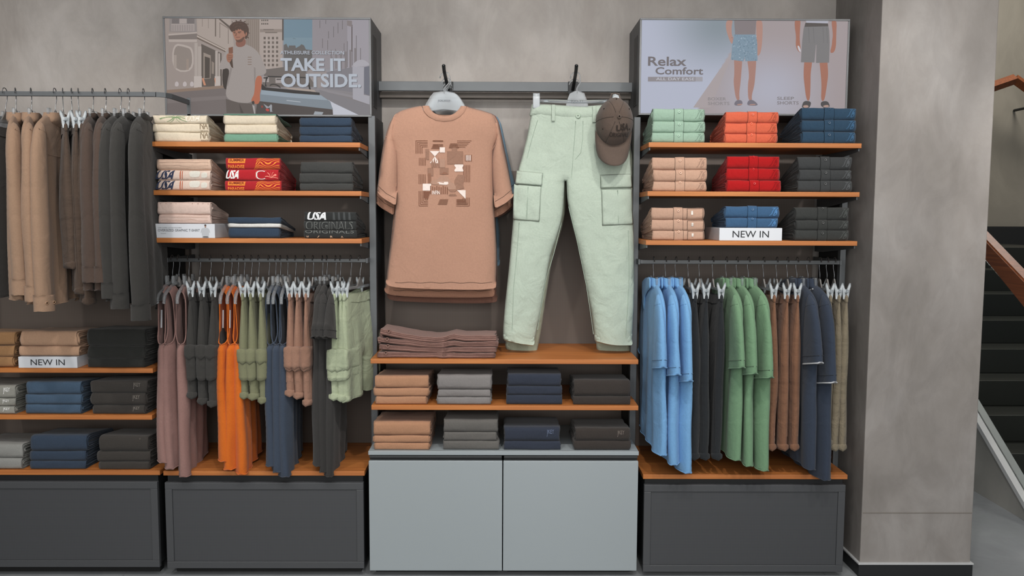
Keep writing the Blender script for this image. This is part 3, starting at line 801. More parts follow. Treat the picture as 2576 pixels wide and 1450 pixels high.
for x, y, dx, dy in ((835, 190, -14, 22), (838, 160, -20, 6), (860, 125, -14, -14), (900, 112, -4, -18), (945, 106, 10, -16), (990, 118, 16, -12), (1022, 145, 20, -6), (1040, 195, 14, 4), (1040, 240, 12, 16), (1028, 290, 10, 22), (880, 212, -8, 18), (905, 200, -2, 22), (930, 195, 6, 18), (960, 205, 10, 20)):
    A.p('#4b372e', x - 13, y - 4, x + dx, y + dy, x + 13, y + 6)
for x, y, dx, dy in ((860, 160, 22, -26), (895, 140, 26, -14), (935, 132, 28, 4), (970, 150, 22, 20), (1000, 180, 12, 34), (880, 180, 30, -16), (925, 165, 26, 12), (1015, 225, 4, 34)):
    A.p('#5e483b', x, y, x + dx, y + dy, x + dx + 5, y + dy + 3, x + 3, y + 8)
A.sm('#9a6a56', 1006, 240, 1020, 236, 1024, 262, 1012, 284, 1004, 275)
A.p('#5f5652', 777, 1008, 930, 1056, 1075, 1062, 1130, 1180, 785, 1172); A.p('#4a433f', 930, 1058, 985, 1175, 950, 1175)
A.sm('#3a3634', 1072, 1045, 1100, 1025, 1112, 1060, 1090, 1080); A.p('#a8a2a0', 1082, 1078, 1108, 1090, 1120, 1178, 1105, 1180)
A.sm('#8c4038', 1182, 1090, 1200, 1082, 1212, 1105, 1192, 1118); A.sm('#b9453f', 1235, 1120, 1278, 1125, 1280, 1155, 1242, 1150); A.p('#9a9da3', 1212, 1065, 1250, 1120, 1300, 1070, 1312, 1085, 1310, 1150, 1325, 1155, 1290, 1160, 1285, 1110)
A.done('advert_image', r)
A = Art(r, fz, rect); A.k = 320
for dx, h in ((5, '#5f5d60'), (0, '#b4bbc6')):
    A.t(h, 'ATHLEISURE COLLECTION', 1408 + dx, 452 + dx, 2146 + dx, 497 + dx, .008); A.t(h, 'TAKE IT', 1410 + dx, 537 + dx, 2156 + dx, 690 + dx, .03); A.t(h, 'OUTSIDE.', 1414 + dx, 715 + dx, 2342 + dx, 880 + dx, .03)
A.done('lettering', r)

# shorts advert
r, c, rect = screen(1608, 2134, 47, 291, 'lit wide screen showing two pairs of legs in boxer and sleep shorts')
fz = lambda zx, zy: (lambda q: (q.x - c.x, q.z - c.z))(P(1580 + zx / 4.155, 30 + zy / 4.155, YP))
K1, K2, K3, K4, K5 = lin('#b4b9cb'), lin('#87929b'), lin('#a59a9c'), lin('#b1b1bf'), lin('#9f9aa0')
def bgf(u, v):
    d = math.hypot((u - .37) * 2.0, (v - .05) * 1.15)
    a = mixc(K2, K1, d * 1.35)
    x = u * 2.17 + .055
    if u > .27 + (.98 - v) * .28 * .92:
        w = mixc(K3, K4, 1 - math.hypot((u - .63) * 2.4, (v - .75) * 1.3) * 1.15)
        a = w
    return a
field(r, rect, bgf, 'display')
A = Art(r, fz, rect)
A.p('#aaa0a2', 680, 1000, 1078, 430, 1092, 440, 860, 1000)
sk, sk2 = '#a87f74', '#a5705e'
# boxer-shorts figure
A.sm('#b28a7e', 1028, 82, 1098, 82, 1080, 150, 1085, 260, 1118, 275, 1090, 345, 1060, 300, 1018, 170); A.sm('#b28a7e', 1338, 82, 1402, 82, 1408, 200, 1395, 400, 1362, 470, 1335, 430, 1345, 300, 1340, 180)
A.p('#857c7e', 1108, 82, 1340, 82, 1330, 240, 1118, 240)
A.sm(sk, 1105, 440, 1195, 440, 1193, 520, 1180, 680, 1175, 740, 1160, 860, 1168, 925, 1128, 925, 1100, 740, 1112, 640); A.sm(sk, 1235, 440, 1335, 440, 1340, 520, 1328, 680, 1320, 770, 1290, 880, 1298, 930, 1255, 930, 1250, 760, 1268, 660)
A.p('#7f95a6', 1110, 236, 1335, 236, 1350, 330, 1352, 512, 1225, 516, 1218, 470, 1205, 518, 1075, 500, 1090, 330)
random.seed(5)
for i in range(120):
    x, y = random.uniform(1092, 1335), random.uniform(248, 500); a = random.uniform(0, 6.28); l = random.uniform(10, 22)
    A.p(random.choice(('#5f7585', '#a9bac8', '#6d8394')), x, y, x + l * math.cos(a), y + l * math.sin(a), x + l * .5 * math.cos(a + .9), y + l * .5 * math.sin(a + .9))
A.sm('#75707a', 1098, 975, 1130, 920, 1190, 925, 1196, 970, 1160, 985); A.sm('#75707a', 1238, 970, 1255, 925, 1300, 918, 1356, 965, 1345, 982, 1270, 982); A.sm('#b08a80', 1135, 966, 1190, 960, 1192, 972, 1140, 980); A.sm('#b08a80', 1262, 968, 1325, 962, 1335, 974, 1270, 978)
# sleep-shorts figure
A.sm(sk2, 1742, 74, 1802, 74, 1795, 180, 1790, 300, 1808, 430, 1770, 410, 1748, 350, 1755, 260, 1738, 150); A.sm(sk2, 2118, 74, 2180, 74, 2172, 260, 2172, 360, 2150, 428, 2105, 432, 2128, 350, 2130, 300, 2140, 240)
A.sm('#c9c7ce', 1765, 350, 1790, 360, 1808, 425, 1780, 410); A.p('#b3b3bf', 1858, 72, 2092, 72, 2085, 125, 1860, 118)
A.sm(sk2, 1842, 470, 1922, 470, 1920, 540, 1905, 640, 1905, 760, 1898, 930, 1862, 930, 1840, 760, 1830, 650); A.sm(sk2, 1992, 470, 2080, 470, 2082, 545, 2090, 660, 2075, 770, 2050, 935, 2012, 930, 2020, 780, 2012, 650)
A.p('#7c7a7b', 1850, 118, 2085, 128, 2100, 200, 2105, 320, 2098, 532, 1962, 535, 1966, 340, 1960, 350, 1945, 530, 1804, 528, 1818, 300, 1832, 180); A.p('#57514f', 1852, 115, 2086, 122, 2090, 152, 1842, 158)
for x in (1880, 1930, 2030, 2070): A.p('#6e6c6d', x, 165, x + 6, 165, x + 14, 330, x + 10, 330)
A.sm('#4d4a4b', 1812, 985, 1835, 930, 1900, 935, 1912, 960, 1890, 1010, 1820, 1008); A.sm('#b5968b', 1825, 978, 1880, 975, 1885, 1002, 1830, 1004); A.sm('#4d4a4b', 2008, 940, 2080, 930, 2106, 975, 2100, 1000, 2015, 1000); A.sm('#b5968b', 2035, 980, 2090, 972, 2098, 996, 2040, 998)
A.done('advert_image', r)
A = Art(r, fz, rect); A.k = 320
g = '#6f696c'
A.t(g, 'Relax', 207, 470, 606, 570, .02); A.t(g, 'Comfort', 284, 580, 780, 660, .02); A.r('#8d888c', 205, 682, 700, 730); A.p('#a19fa6', 700, 682, 775, 682, 775, 730, 700, 730)
A.t('#c3c4cd', 'ALL DAY EASE', 290, 688, 690, 720, .004)
A.t('#8b8688', 'BOXER', 832, 895, 1020, 928, .01); A.t('#8b8688', 'SHORTS', 832, 942, 1055, 977, .01); A.t('#7d7779', 'SLEEP', 1553, 890, 1728, 923, .01); A.t('#7d7779', 'SHORTS', 1553, 936, 1777, 972, .01)
A.done('lettering', r)

# ------------------------------------------------------------------ folded garments on the shelves
PLACE = {'B1': 'top shelf under the street screen', 'B2': 'middle shelf under the street screen', 'B3': 'bottom shelf under the street screen',
         'D1': 'top shelf under the shorts screen', 'D2': 'middle shelf under the shorts screen', 'D3': 'bottom shelf under the shorts screen',
         'C2': 'shelf above the white worktop', 'C3': 'on the white worktop', 'A1': 'upper shelf below the overshirts', 'A2': 'middle shelf below the overshirts', 'A3': 'cabinet top below the overshirts'}
def dprint(fold, root, kind, W, fab):
    def fn(x, v, l): return fold.mp(x, max(-.29, min(1.29, v)), .0012 + l * .0004)
    def go(bm, hexes, name='print', dv=.07):
        mats = [fabric(h, .1) for h in hexes]; face_cam(bm) if False else None
        o = decal(name, bm, fn, mats, root, du=.012, dv=dv)
        return o
    bm = bmesh.new()
    if kind == 'palm':
        for k in range(11):
            a = 2 * math.pi * (k + .3) / 11; cx, cz = W * .42, .6
            pts = []
            for t in range(7):
                rr = t / 6; pts.append((cx + math.cos(a) * rr * (.04 + .012 * (k % 3)), cz + math.sin(a) * rr * .5 - rr * rr * .16))
            for (ax, az), (bx, bz) in zip(pts, pts[1:]): poly2d(bm, [(ax, az - .035), (bx, bz - .02), (bx, bz + .02), (ax, az + .035)], 0)
        put_text(bm, 'USA', W * .62, W * .88, .3, .92, .01, 1, .02); go(bm, ('#7f9a70', '#e9e3d4'))
    elif kind == 'na':
        put_text(bm, 'NA', W * .84, W * .985, .42, .96, .02, 0); put_text(bm, 'SINCE', W * .85, W * .985, .1, .3, .01, 0); go(bm, ('#8b7b66',))
    elif kind == 'lines':
        for j in range(4):
            pts = [(W * (.05 + .9 * t / 30), .25 + .17 * j + .1 * nz(t * .17, j * 3.1, fold.seed)) for t in range(31)]
            for (a, b), (c_, d) in zip(pts, pts[1:]): poly2d(bm, [(a, b), (c_, d), (c_, d + .022), (a, b + .022)])
        go(bm, ('#b89c8b',))
    elif kind == 'usa_navy':
        put_text(bm, 'USA', -.0 + W * .0, W * .34, .08, .95, .035, 0, .03)
        for (a, b, c_, d, m) in ((.42, .1, .44, .95, 1), (.46, .1, .475, .9, 1), (.60, .35, .80, .9, 2), (.82, .3, .93, .7, 2)): poly2d(bm, chaikin([(W * a, b), (W * c_, b), (W * (c_ + .01), d), (W * (a + .01), d)], 2), m, 0)
        go(bm, ('#323a52', '#b7664a', '#d9d6cc'))
    elif kind == 'summer':
        poly2d(bm, [(W * .05, .5), (W * .36, .5), (W * .37, .88), (W * .06, .88)], 0, 0)
        put_text(bm, 'SUMMER', W * .075, W * .345, .56, .82, .015, 1); 
        for v in bm.verts:
            pass
        put_text(bm, 'PARADISE', W * .05, W * .345, .08, .43, .02, 2)
        n0 = len(bm.verts)
        for j in range(7):
            pts = [(W * (.5 + .012 * j + (.48 - .012 * j) * t / 24), -.05 + .155 * j + (.12 * math.sin(t * .33 + j * .15) if t > 5 else .12 * math.sin(5 * .33 + j * .15) - .05 * (5 - t))) for t in range(25)]
            pts = [(a, min(1.05, max(-.1, b))) for a, b in pts]
            for (a, b), (c_, d) in zip(pts, pts[1:]): poly2d(bm, [(a, b), (c_, d), (c_, d + .05), (a, b + .05)], 2)
        for f in bm.faces:
            if f.material_index == 1:
                for v in f.verts: v.co.y = 2
        go(bm, ('#e58a3c', '#6d1a1e', '#f0913f'))
    elif kind == 'usa_red':
        put_text(bm, 'USA', W * .0, W * .25, .2, .85, .04, 0, .02)
        for k in range(20):
            a, b = math.pi * k / 20 * 1.5 + .8, math.pi * (k + 1) / 20 * 1.5 + .8
            for (R0, R1, cx, m) in ((.8, 1.0, .66, 0), (1.15, 1.22, .67, 1)):
                poly2d(bm, [(W * cx + .022 * R0 * math.cos(a), .48 + .34 * R0 * math.sin(a)), (W * cx + .022 * R1 * math.cos(a), .48 + .34 * R1 * math.sin(a)), (W * cx + .022 * R1 * math.cos(b), .48 + .34 * R1 * math.sin(b)), (W * cx + .022 * R0 * math.cos(b), .48 + .34 * R0 * math.sin(b))], m)
        for k in range(6):
            a = .3 + k * .45; cx, cz = W * .84, .3
            for t in range(5):
                r0, r1 = t / 5, (t + 1) / 5
                q = lambda r: (cx + math.cos(a) * r * .03, cz + math.sin(a) * r * .6 - r * r * .25)
                (a0, b0), (a1, b1) = q(r0), q(r1); poly2d(bm, [(a0, b0), (a1, b1), (a1, b1 + .05), (a0, b0 + .06)], 1)
        go(bm, ('#eceae8', '#ea8f7d'))
    elif kind == 'usa_black':
        put_text(bm, 'USA', W * .07, W * .45, .15, .97, .04, 0, .015)
        for j in range(4): poly2d(bm, [(W * (.55 + .1 * j), .1), (W * (.6 + .1 * j), .1), (W * (.58 + .1 * j), .9), (W * (.55 + .1 * j), .9)], 1)
        go(bm, ('#dcdfe2', '#46494a'))
    elif kind == 'originals':
        put_text(bm, 'ORIGINALS', W * .03, W * .95, .1, .9, .01, 0); put_text(bm, 'ORIGINALS', W * .045, W * .935, .2, .8, -.012, 1)
        for f in bm.faces:
            if f.material_index == 1:
                for v in f.verts: v.co.y = 2
        go(bm, ('#6f7270', '#343636'))
    elif kind == 'marks':
        put_text(bm, 'ORIGINALS', W * .03, W * .95, .55, .99, -.006, 0)
        for i, t in enumerate('W/RA'): put_text(bm, t, W * (.05 + .2 * i + .05 * (i > 1)), W * (.1 + .2 * i + .05 * (i > 1)), .1, .4, .02, 1)
        go(bm, ('#6f7270', '#c2a890'))
    elif kind == 'estd':
        for i, t in enumerate('ESTD.1876'):
            x = W * (.06 + .095 * i + (.12 if i > 4 else 0)); put_text(bm, t, x, x + .006 * (.4 if t in '.1' else 1), .74, .82 if t != '.' else .76, 0, 0)
        go(bm, ('#8d6f62',))
    elif kind in ('waist', 'waist_zip'):
        bm.free(); u = W * .42; fh = fab
        b2 = bmesh.new(); poly2d(b2, [(u, -.28), (u + W * .17, -.28), (u + W * .165, 1.28), (u, 1.28)], 0, 3); slice_grid(b2, [], [])
        decal('waistband_flap', b2, fn, [fab], root, du=.01, dv=.06)
        b3 = bmesh.new()
        for (a, b, c_, d) in ((u - .0015, -.28, u, 1.28), (u + W * .17, -.28, u + W * .17 + .0011, 1.2)): poly2d(b3, [(a, b), (c_, b), (c_, d), (a, d)], 0, 4)
        decal('seam', b3, fn, [fabric(dark(fab))], root, du=.01, dv=.06)
        vb = .62 if (fold.seed * 7) % 3 > 1 else .82; p = fold.mp(u + W * .085, vb, .003); p2 = fold.mp(u + W * .085, vb + .03, .003); t = (p2 - p).normalized(); ax = Vector((0, -t.z, t.y))
        b4 = bmesh.new(); lathe(b4, [(.0058, -.002), (.0062, .001), (.0055, .0022), (.004, .0016), (.0015, .0014)], p, ax, 14); obj('button', b4, plain('button_' + fab.name[7:13], '#' + light(fab), .4), root)
        if kind == 'waist':
            b5 = bmesh.new(); put_text(b5, '76', W * .84, W * .965, .22, .82, .012, 0, .03)
            decal('logo_print', b5, fn, [fabric(tone(fab))], root, du=.012, dv=.06)
        else:
            b5 = bmesh.new(); a0, a1 = W * .67, W * .98
            for (a, b, c_, d) in ((a0, .05, a0 + .002, .85), (a0, .85, a1, .9), (a1 - .002, .05, a1, .85)): poly2d(b5, [(a, b), (c_, b), (c_, d), (a, d)], 0, 2)
            decal('pocket_seam', b5, fn, [fabric(dark(fab))], root, du=.012, dv=.06)
            b6 = bmesh.new(); poly2d(b6, [(W * .75, .45), (W * .785, .45), (W * .785, .62), (W * .75, .62)], 0, 2); decal('zip_pull', b6, fn, [plain('zip_metal', '#b9b4ae', .3, .6)], root, du=.01, dv=.06)
    elif kind == 'jkey':
        put_text(bm, 'JKEY', W * .76, W * .89, .42, .78, .004, 0); go(bm, (light(fab, 1.9),))
    elif kind == 'dot':
        poly2d(bm, chaikin([(W * .82, .72), (W * .85, .72), (W * .85, .85), (W * .82, .85)], 2), 0); go(bm, (light(fab, 1.4),))
    elif kind == 'ringer':
        bm.free()
def _hexof(m): return m.name.split('_')[1][:6]
def dark(m): h = _hexof(m); return '#' + ''.join('%02x' % int(int(h[i:i + 2], 16) * .55) for i in (0, 2, 4))
def tone(m):
    h = _hexof(m); v = [int(h[i:i + 2], 16) for i in (0, 2, 4)]
    return light(m, .84) if sum(v) > 400 or v[0] > 1.8 * v[1] else light(m, 1.42)
def light(m, k=1.12): h = _hexof(m); return ('#' if k != 1.12 else '') + ''.join('%02x' % min(255, int(int(h[i:i + 2], 16) * k + (14 if k > 1.5 else 0))) for i in (0, 2, 4))

SEED = [1]
def stack(key, xl, xr, items, what, group, D=.25, base=None, Y=None, extra=''):
    """items from the bottom up: (top y in the photo, word, colour, print)"""
    Y = Y or YF + .012
    cx = (xl + xr) / 2; z = (SHZ[key] if base is None else base) + .0008; drop = 0
    n = len(items)
    for i, (yt, w, h, pr) in enumerate(items):
        SEED[0] += 1; sd = SEED[0]
        zt = P(max(150, cx), yt, Y).z; H = max(.012, zt - z)
        rnd = random.Random(sd)
        j0, j1 = rnd.uniform(-2.5, 2.5), rnd.uniform(-2.5, 2.5)
        x0, x1 = P(xl + j0, yt, Y).x, P(xr + j1, yt, Y).x
        bk = {'B': .42, 'D': .42}.get(key[0], .84); bk += rnd.uniform(-.04, .04)
        pos = {1: ('',), 2: ('lower', 'upper'), 3: ('lowest', 'middle', 'topmost')}[n][i]
        lab = f"folded {w}, {pos} of its pile, {PLACE[key]}"
        r = empty('folded_' + ('trousers' if 'trousers' in w else 'jumper' if 'jumper' in w else 'shirt'), (x0, Y + rnd.uniform(0, .004), z), lab, 'folded trousers' if 'trousers' in w else 'folded shirt', group)
        f = Folded(x1 - x0, H - .0008, D + rnd.uniform(-.02, .02), sd * 1.37, bk, 1.0, 0.0, drop)
        fab = fabric(h)
        obj('folded_body', f.bm(), fab, r)
        if pr == 'ringer':
            g = Folded(x1 - x0 - .002, .006, f.D, sd, .9, .6, 0, H * (1 - bk)); b2 = g.bm(); b2.transform(Matrix.Translation((.001, .004, H - .003))); obj('green_trim', b2, fabric('#5d7f70'), r)
        elif pr: dprint(f, r, pr, x1 - x0, fab)
        drop += H * (1 - bk); z = zt
    return z
NAVY, CHAR, BLK = '#2f3e50', '#3d3e3d', '#2f302f'
CREAM, BEI, TAN = '#d6cab5', '#dcc3b0', '#aa8064'
# under the street-scene screen
stack('B1', 384, 524, [(332, 'cream NA-print shirt', CREAM, 'na'), (310, 'cream NA-print shirt', CREAM, 'na'), (288, 'cream palm-print shirt', CREAM, 'palm')], 'the pile', 'cream printed shirts')
stack('B1', 562, 696, [(352.5, 'cream shirt', CREAM, None), (336, 'green shirt', '#709a86', None), (312, 'plain cream shirt', CREAM, None)] if False else [(336, 'sea-green shirt', '#6f9883', None), (312, 'plain cream shirt', CREAM, None), (288, 'green-edged cream shirt', CREAM, 'ringer')], 'the green-edged pile', 'cream and green shirts')
stack('B1', 753, 884, [(340, 'navy shirt', NAVY, None), (317, 'navy shirt', NAVY, None), (294, 'navy shirt', NAVY, None)], 'the pile', 'navy shirts under the street-scene screen')
stack('B2', 394, 529, [(453, 'blush USA-print shirt', '#d9c4b7', 'usa_navy'), (427, 'blush USA-print shirt', '#d9c4b7', 'usa_navy'), (398, 'blush line-drawing shirt', '#d0b39f', 'lines')], 'the pile', 'blush printed shirts')
stack('B2', 567, 705, [(454, 'red SUMMER PARADISE shirt', '#a8252c', 'summer'), (425, 'red USA-print shirt', '#b0242c', 'usa_red'), (395, 'red SUMMER PARADISE shirt', '#a8252c', 'summer')], 'the pile', 'red printed shirts')
stack('B2', 754, 886, [(461, 'charcoal shirt', CHAR, None), (435, 'charcoal shirt', CHAR, None), (406, 'charcoal shirt', CHAR, None)], 'the pile', 'charcoal shirts under the street-scene screen')
zbx = PZ(563, YF, 460)
stack('B3', 395, 528, [(540, 'blush line-print shirt on box', '#d6bdb2', 'lines'), (507, 'blush ESTD-lettered shirt on box', '#d8c1b6', 'estd')], 'the pile on the sign box', 'blush shirts on the sign box', D=.24, base=zbx, extra='')
stack('B3', 571, 704, [(572, 'navy shirt', NAVY, None), (562, 'off-white shirt', '#cfd0cd', None), (546, 'navy shirt', NAVY, None)], 'the navy and white pile', 'navy and white shirts')
stack('B3', 764, 895, [(579, 'black crop-lettered shirt', '#2b2d2d', 'marks'), (556, 'black ORIGINALS shirt', '#2f3131', 'originals'), (532, 'black USA-print shirt', '#2b2d2d', 'usa_black')], 'the pile', 'black printed shirts')
# under the shorts screen
for key, xl, xr, ys, h, w, pr in (
    ('D1', 1642, 1775, (333, 304, 271), '#92ad9b', 'mint trousers', ('waist',) * 3), ('D1', 1826, 1959, (336, 308, 279), '#c96046', 'orange trousers', ('waist',) * 3),
    ('D1', 2017, 2155, (330, 300, 269), '#2a4257', 'navy trousers', ('waist',) * 3), ('D2', 1643, 1779, (456, 426, 394), '#bb9883', 'beige trousers', ('waist',) * 3),
    ('D2', 1829, 1964, (453, 422, 391), '#a31215', 'red trousers', ('waist',) * 3), ('D2', 2010, 2144, (454, 426, 392), '#3b3d3e', 'charcoal trousers', ('waist',) * 3),
    ('D3', 1639, 1774, (580, 552, 521), '#b99783', 'zip-pocket beige trousers', ('waist_zip',) * 3), ('D3', 2002, 2138, (579, 553, 520), '#363837', 'black trousers', ('waist',) * 3)):
    stack(key, xl, xr, [(y, w, h, p) for y, p in zip(ys, pr)], 'the pile', w + ' ' + PLACE[key])
znb = PZ(573.5, YF, 1890)
stack('D3', 1824, 1960, [(548, 'blue trousers on box', '#39597a', 'waist'), (518, 'blue trousers on box', '#39597a', 'waist')], 'the pair on the new-in box', 'blue trousers on the new-in box', D=.22, base=znb)
# wide shelves
GR, GR2, NV, BK2 = '#7d7a79', '#62605d', '#2f3542', '#37322f'
for key, xl, xr, ys, h, w, prs in (
    ('C2', 941, 1077, (998, 977, 946), TAN, 'tan jumper', None), ('C2', 1101, 1235, (1000, 981, 944), GR, 'grey jumper', None),
    ('C2', 1275, 1414, (994, 972, 941), NV, 'navy jumper', None), ('C2', 1444, 1586, (998, 958), BK2, 'black jumper', None),
    ('C3', 940, 1082, (1115, 1097, 1062), TAN, 'tan jumper', None), ('C3', 1114, 1253, (1110, 1088, 1057), GR2, 'dark grey jumper', None),
    ('C3', 1270, 1409, (1111, 1076), NV, 'navy jumper', 'jkey'), ('C3', 1446, 1586, (1110, 1079), BK2, 'black jumper', 'jkey'),
    ('A2', 62, 203, (1018, 993, 961), '#42566b', 'mid-blue jumper', None), ('A2', 228, 367, (1020, 990, 959), '#3a3734', 'black jumper', 'jkey'),
    ('A3', 75, 214, (1161, 1136, 1097), '#313e4f', 'navy jumper', None), ('A3', 246, 374, (1163, 1137, 1098), '#3a3734', 'black jumper', 'dot'),
    ('A1', 219, 364, (903, 871, 828), '#2c2d2b', 'black jumper', None), ('A1', -90, 36, (899, 870, 836), '#a07a55', 'tan jumper', None),
    ('A2', -95, 38, (1023, 1003, 971), '#8f8f88', 'grey jumper', 'jkey'), ('A3', -80, 52, (1155, 1119), '#8a8b88', 'grey jumper', None)):
    its = [(y, w, h, (prs if (k == len(ys) - 1 or key == 'A2') else None)) for k, y in enumerate(ys)]
    stack(key, xl, xr, its, 'the pile', w + ' ' + PLACE[key], D=.27)
za1 = PZ(898, YF, 150)
stack('A1', 48, 196, [(872, 'beige jumper on box', '#b9967c', None), (833, 'beige jumper on box', '#b9967c', None)], 'the pair on the new-in box', 'beige jumpers on the new-in box', D=.27, base=za1)

# sign boxes
def sign_box(xl, xr, yt, yb, shelfkey, lab, lines, fig=False):
    cx = max(150, (xl + xr) / 2); x0, x1 = P(xl, yt, YF + .003).x, P(xr, yt, YF + .003).x; z0 = SHZ[shelfkey] + .0003; z1 = P(cx, yt, YF + .003).z
    r = empty('sign_box', ((x0 + x1) / 2, YF + .003, z0), lab, 'sign box', 'white sign boxes')
    w = (x1 - x0) / 2; H = z1 - z0
    obj('box_body', B(-w, w, 0, .25, 0, H - .0005, .0012), WHITE, r, False)
    bm = bmesh.new()
    for s, a, b, c_, d, bo in lines: put_text(bm, s, -w + 2 * w * a, -w + 2 * w * b, H * c_, H * d, bo)
    for v in bm.verts: v.co.y = -.0006
    face_cam(bm); obj('lettering', bm, plain('grey_ink', '#55585f', .6) if fig else INK, r, False)
    if fig:
        bm = bmesh.new(); f = lambda x, z: (-w + 2 * w * x, H * z)
        def q(m, *p): 
            poly2d(bm, chaikin([f(*t) for t in p], 1), m)
        q(0, (.79, .1), (.79, .45), (.77, .3), (.78, .62), (.82, .72), (.88, .72), (.915, .6), (.925, .3), (.905, .45), (.905, .1))
        q(1, (.84, .72), (.86, .72), (.865, .9), (.835, .9)); q(2, (.832, .86), (.868, .86), (.865, .95), (.835, .95)); q(3, (.80, .02), (.80, .12), (.90, .12), (.90, .02))
        for v in bm.verts: v.co.y = -.0006
        face_cam(bm); obj('printed_figure', bm, [plain('figure_shirt', '#b9bdc2', .6), plain('figure_skin', '#9a7868', .6), plain('figure_hair', '#4c413c', .6), plain('figure_trousers', '#6b6d72', .6)], r, False)
sign_box(383.5, 540, 563, 597, 'B3', 'white sign box reading OVERSIZED GRAPHIC T-SHIRT with a small printed figure', [('OVERSIZED GRAPHIC T-SHIRT', .085, .76, .45, .62, .012), ('SUPER COMBED COTTON RICH FABRIC', .085, .47, .68, .75, .0), ('Oversized fit', .13, .215, .29, .35, 0)], True)
sign_box(1810, 1968, 573.5, 605, 'D3', 'white NEW IN sign box under the blue folded trousers', [('NEW IN', .21, .79, .24, .76, .004)])
sign_box(45.5, 193.5, 898, 928, 'A1', 'white NEW IN sign box under the beige folded jumpers', [('NEW IN', .21, .79, .24, .76, .004)])

# mauve trousers laid out on the wide shelf
for i, (zb, H, xl, xr) in enumerate(((0, .022, 949, 1246), (.0225, .021, 953, 1249), (.044, .022, 951, 1252), (.0665, .024, 956, 1248))):
    z0 = SHZ['C1'] + .001 + zb; x0, x1 = P(xl, 900, YF + .03).x, P(xr, 900, YF + .03).x; W = x1 - x0
    r = empty('laid_trousers', (x0, YF + .025 + .006 * i, z0), ('lowest', 'second from the bottom', 'third from the bottom', 'topmost')[i] + ' of the mauve-brown trousers laid flat on the wide shelf', 'trousers', 'mauve trousers laid on the wide shelf')
    f = Folded(W, H, .24 - .01 * i, 60 + i * 3.1, .8, 2.2, 0)
    od = f.disp
    def disp(x, y, z, f=f, od=od, i=i, W=W):
        dy, dz = od(x, y, z); u = x / W
        lift = (.018 * max(0, 1 - u / .38) ** 1.5 + .006 * math.exp(-((u - .62) / .07) ** 2) - .004 * math.exp(-((u - .5) / .1) ** 2)) * (i * .55)
        return dy + .012 * math.sin(u * 5 + i) * .6 + (-.02 if .5 < u < .62 else 0) * (1 - abs(u - .56) / .06), dz + lift
    f.disp = disp
    obj('folded_body', f.bm(), fabric('#8d6d64', .6), r)
    b2 = bmesh.new()
    for k in range(3):
        pts = [f.mp(W * t / 30, (.3, .55, .8)[k], .0012) for t in range(0, 31)]; tube(b2, pts, .0013, 5)
    obj('stitched_seam', b2, fabric('#6d5049'), r)
    b3 = bmesh.new(); p = f.mp(W * .075, .8, .002); lathe(b3, [(.008, -.002), (.0085, .002), (.006, .004), (.003, .0025)], p, (0, -.7, .7), 14); obj('waist_button', b3, plain('button_mauve', '#7c5d54', .5), r)

# ------------------------------------------------------------------ hangers and hanging garments
def hook_bm(neck=-.088):
    bm = bmesh.new()
    tube(bm, [(0, 0, neck), (.001, 0, -.062), (.006, 0, -.048), (.0135, 0, -.034), (.0155, 0, -.012), (.0135, 0, .004), (.007, 0, .0115), (0, 0, .0135), (-.007, 0, .0115), (-.0125, 0, .004), (-.0135, 0, -.008)], .0017, 6)
    return bm
def pose(o, X, Y, Z, th): o.location = (X, Y, Z); o.rotation_euler = (0, 0, math.pi / 2 + math.radians(th))
def make_shirt_hanger(low=0):
    r = empty('shirt_hanger', (0, 0, 0), 'x', 'hanger')
    obj('hook', hook_bm(), CHROME, r)
    bm = bmesh.new(); lathe(bm, [(.004, .012), (.005, .004), (.009, -.006), (.012, -.02), (.011, -.034)], (0, 0, -.088), (0, 0, 1), 10); obj('neck', bm, GREYP, r)
    for s in (-1, 1):
        bm = bmesh.new()
        tube(bm, [(0, 0, -.112), (s * .03, 0, -.105 - low * .012), (s * .06, 0, -.108 - low * .022), (s * .10, 0, -.121 - low * .026), (s * .135, 0, -.134 - low * .026), (s * .155, 0, -.147 - low * .026), (s * .164, 0, -.163 - low * .026), (s * .165, 0, -.18 - low * .026)], [r_ * (.6 if low else 1) for r_ in (.007, .008, .008, .0075, .0075, .0075, .0072, .006)], 8)
        obj('arm', bm, CLEAR, r)
    for s in (-1, 1): obj('size_marker', B(s * .0575 - .012, s * .0575 + .012, -.005, .005, -.105, -.072, .002), CLEAR, r, False)
    return r
def make_clip_hanger():
    r = empty('clip_hanger', (0, 0, 0), 'x', 'hanger')
    obj('hook', hook_bm(), CHROME, r)
    bm = bmesh.new(); prism(bm, [(-.004, -.08), (.004, -.08), (.016, -.1), (.03, -.118), (-.03, -.118), (-.016, -.1)], -.003, .003); obj('neck_plate', bm, GREYP, r, False)
    obj('bar', B(-.15, .15, -.004, .004, -.126, -.114, .002), CLEAR, r, False)
    for s in (-1, 1):
        bm = bmesh.new(); a = s * .128
        for e in (-1, 1):
            q = [(a, e * .0165, -.088), (a, e * .0145, -.100), (a, e * .009, -.118), (a, e * .0075, -.135), (a, e * .006, -.155)]
            tube(bm, q, [.0035, .006, .0068, .0068, .005], 8)
        box(bm, a - .009, a + .009, -.009, .009, -.128, -.114, .002)
        obj('clip', bm, CLIPM, r)
    return r
PROTO = {}
USED = {}
def hanger(kind, X, Y, Z, th, label, group):
    if kind not in PROTO:
        PROTO[kind] = {'shirt': lambda: make_shirt_hanger(1), 'tank': make_shirt_hanger, 'clip': make_clip_hanger}[kind](); r = PROTO[kind]
    else: r = copy_tree(PROTO[kind])
    pose(r, X, Y, Z, th); r['label'] = label; r['group'] = group
    return r

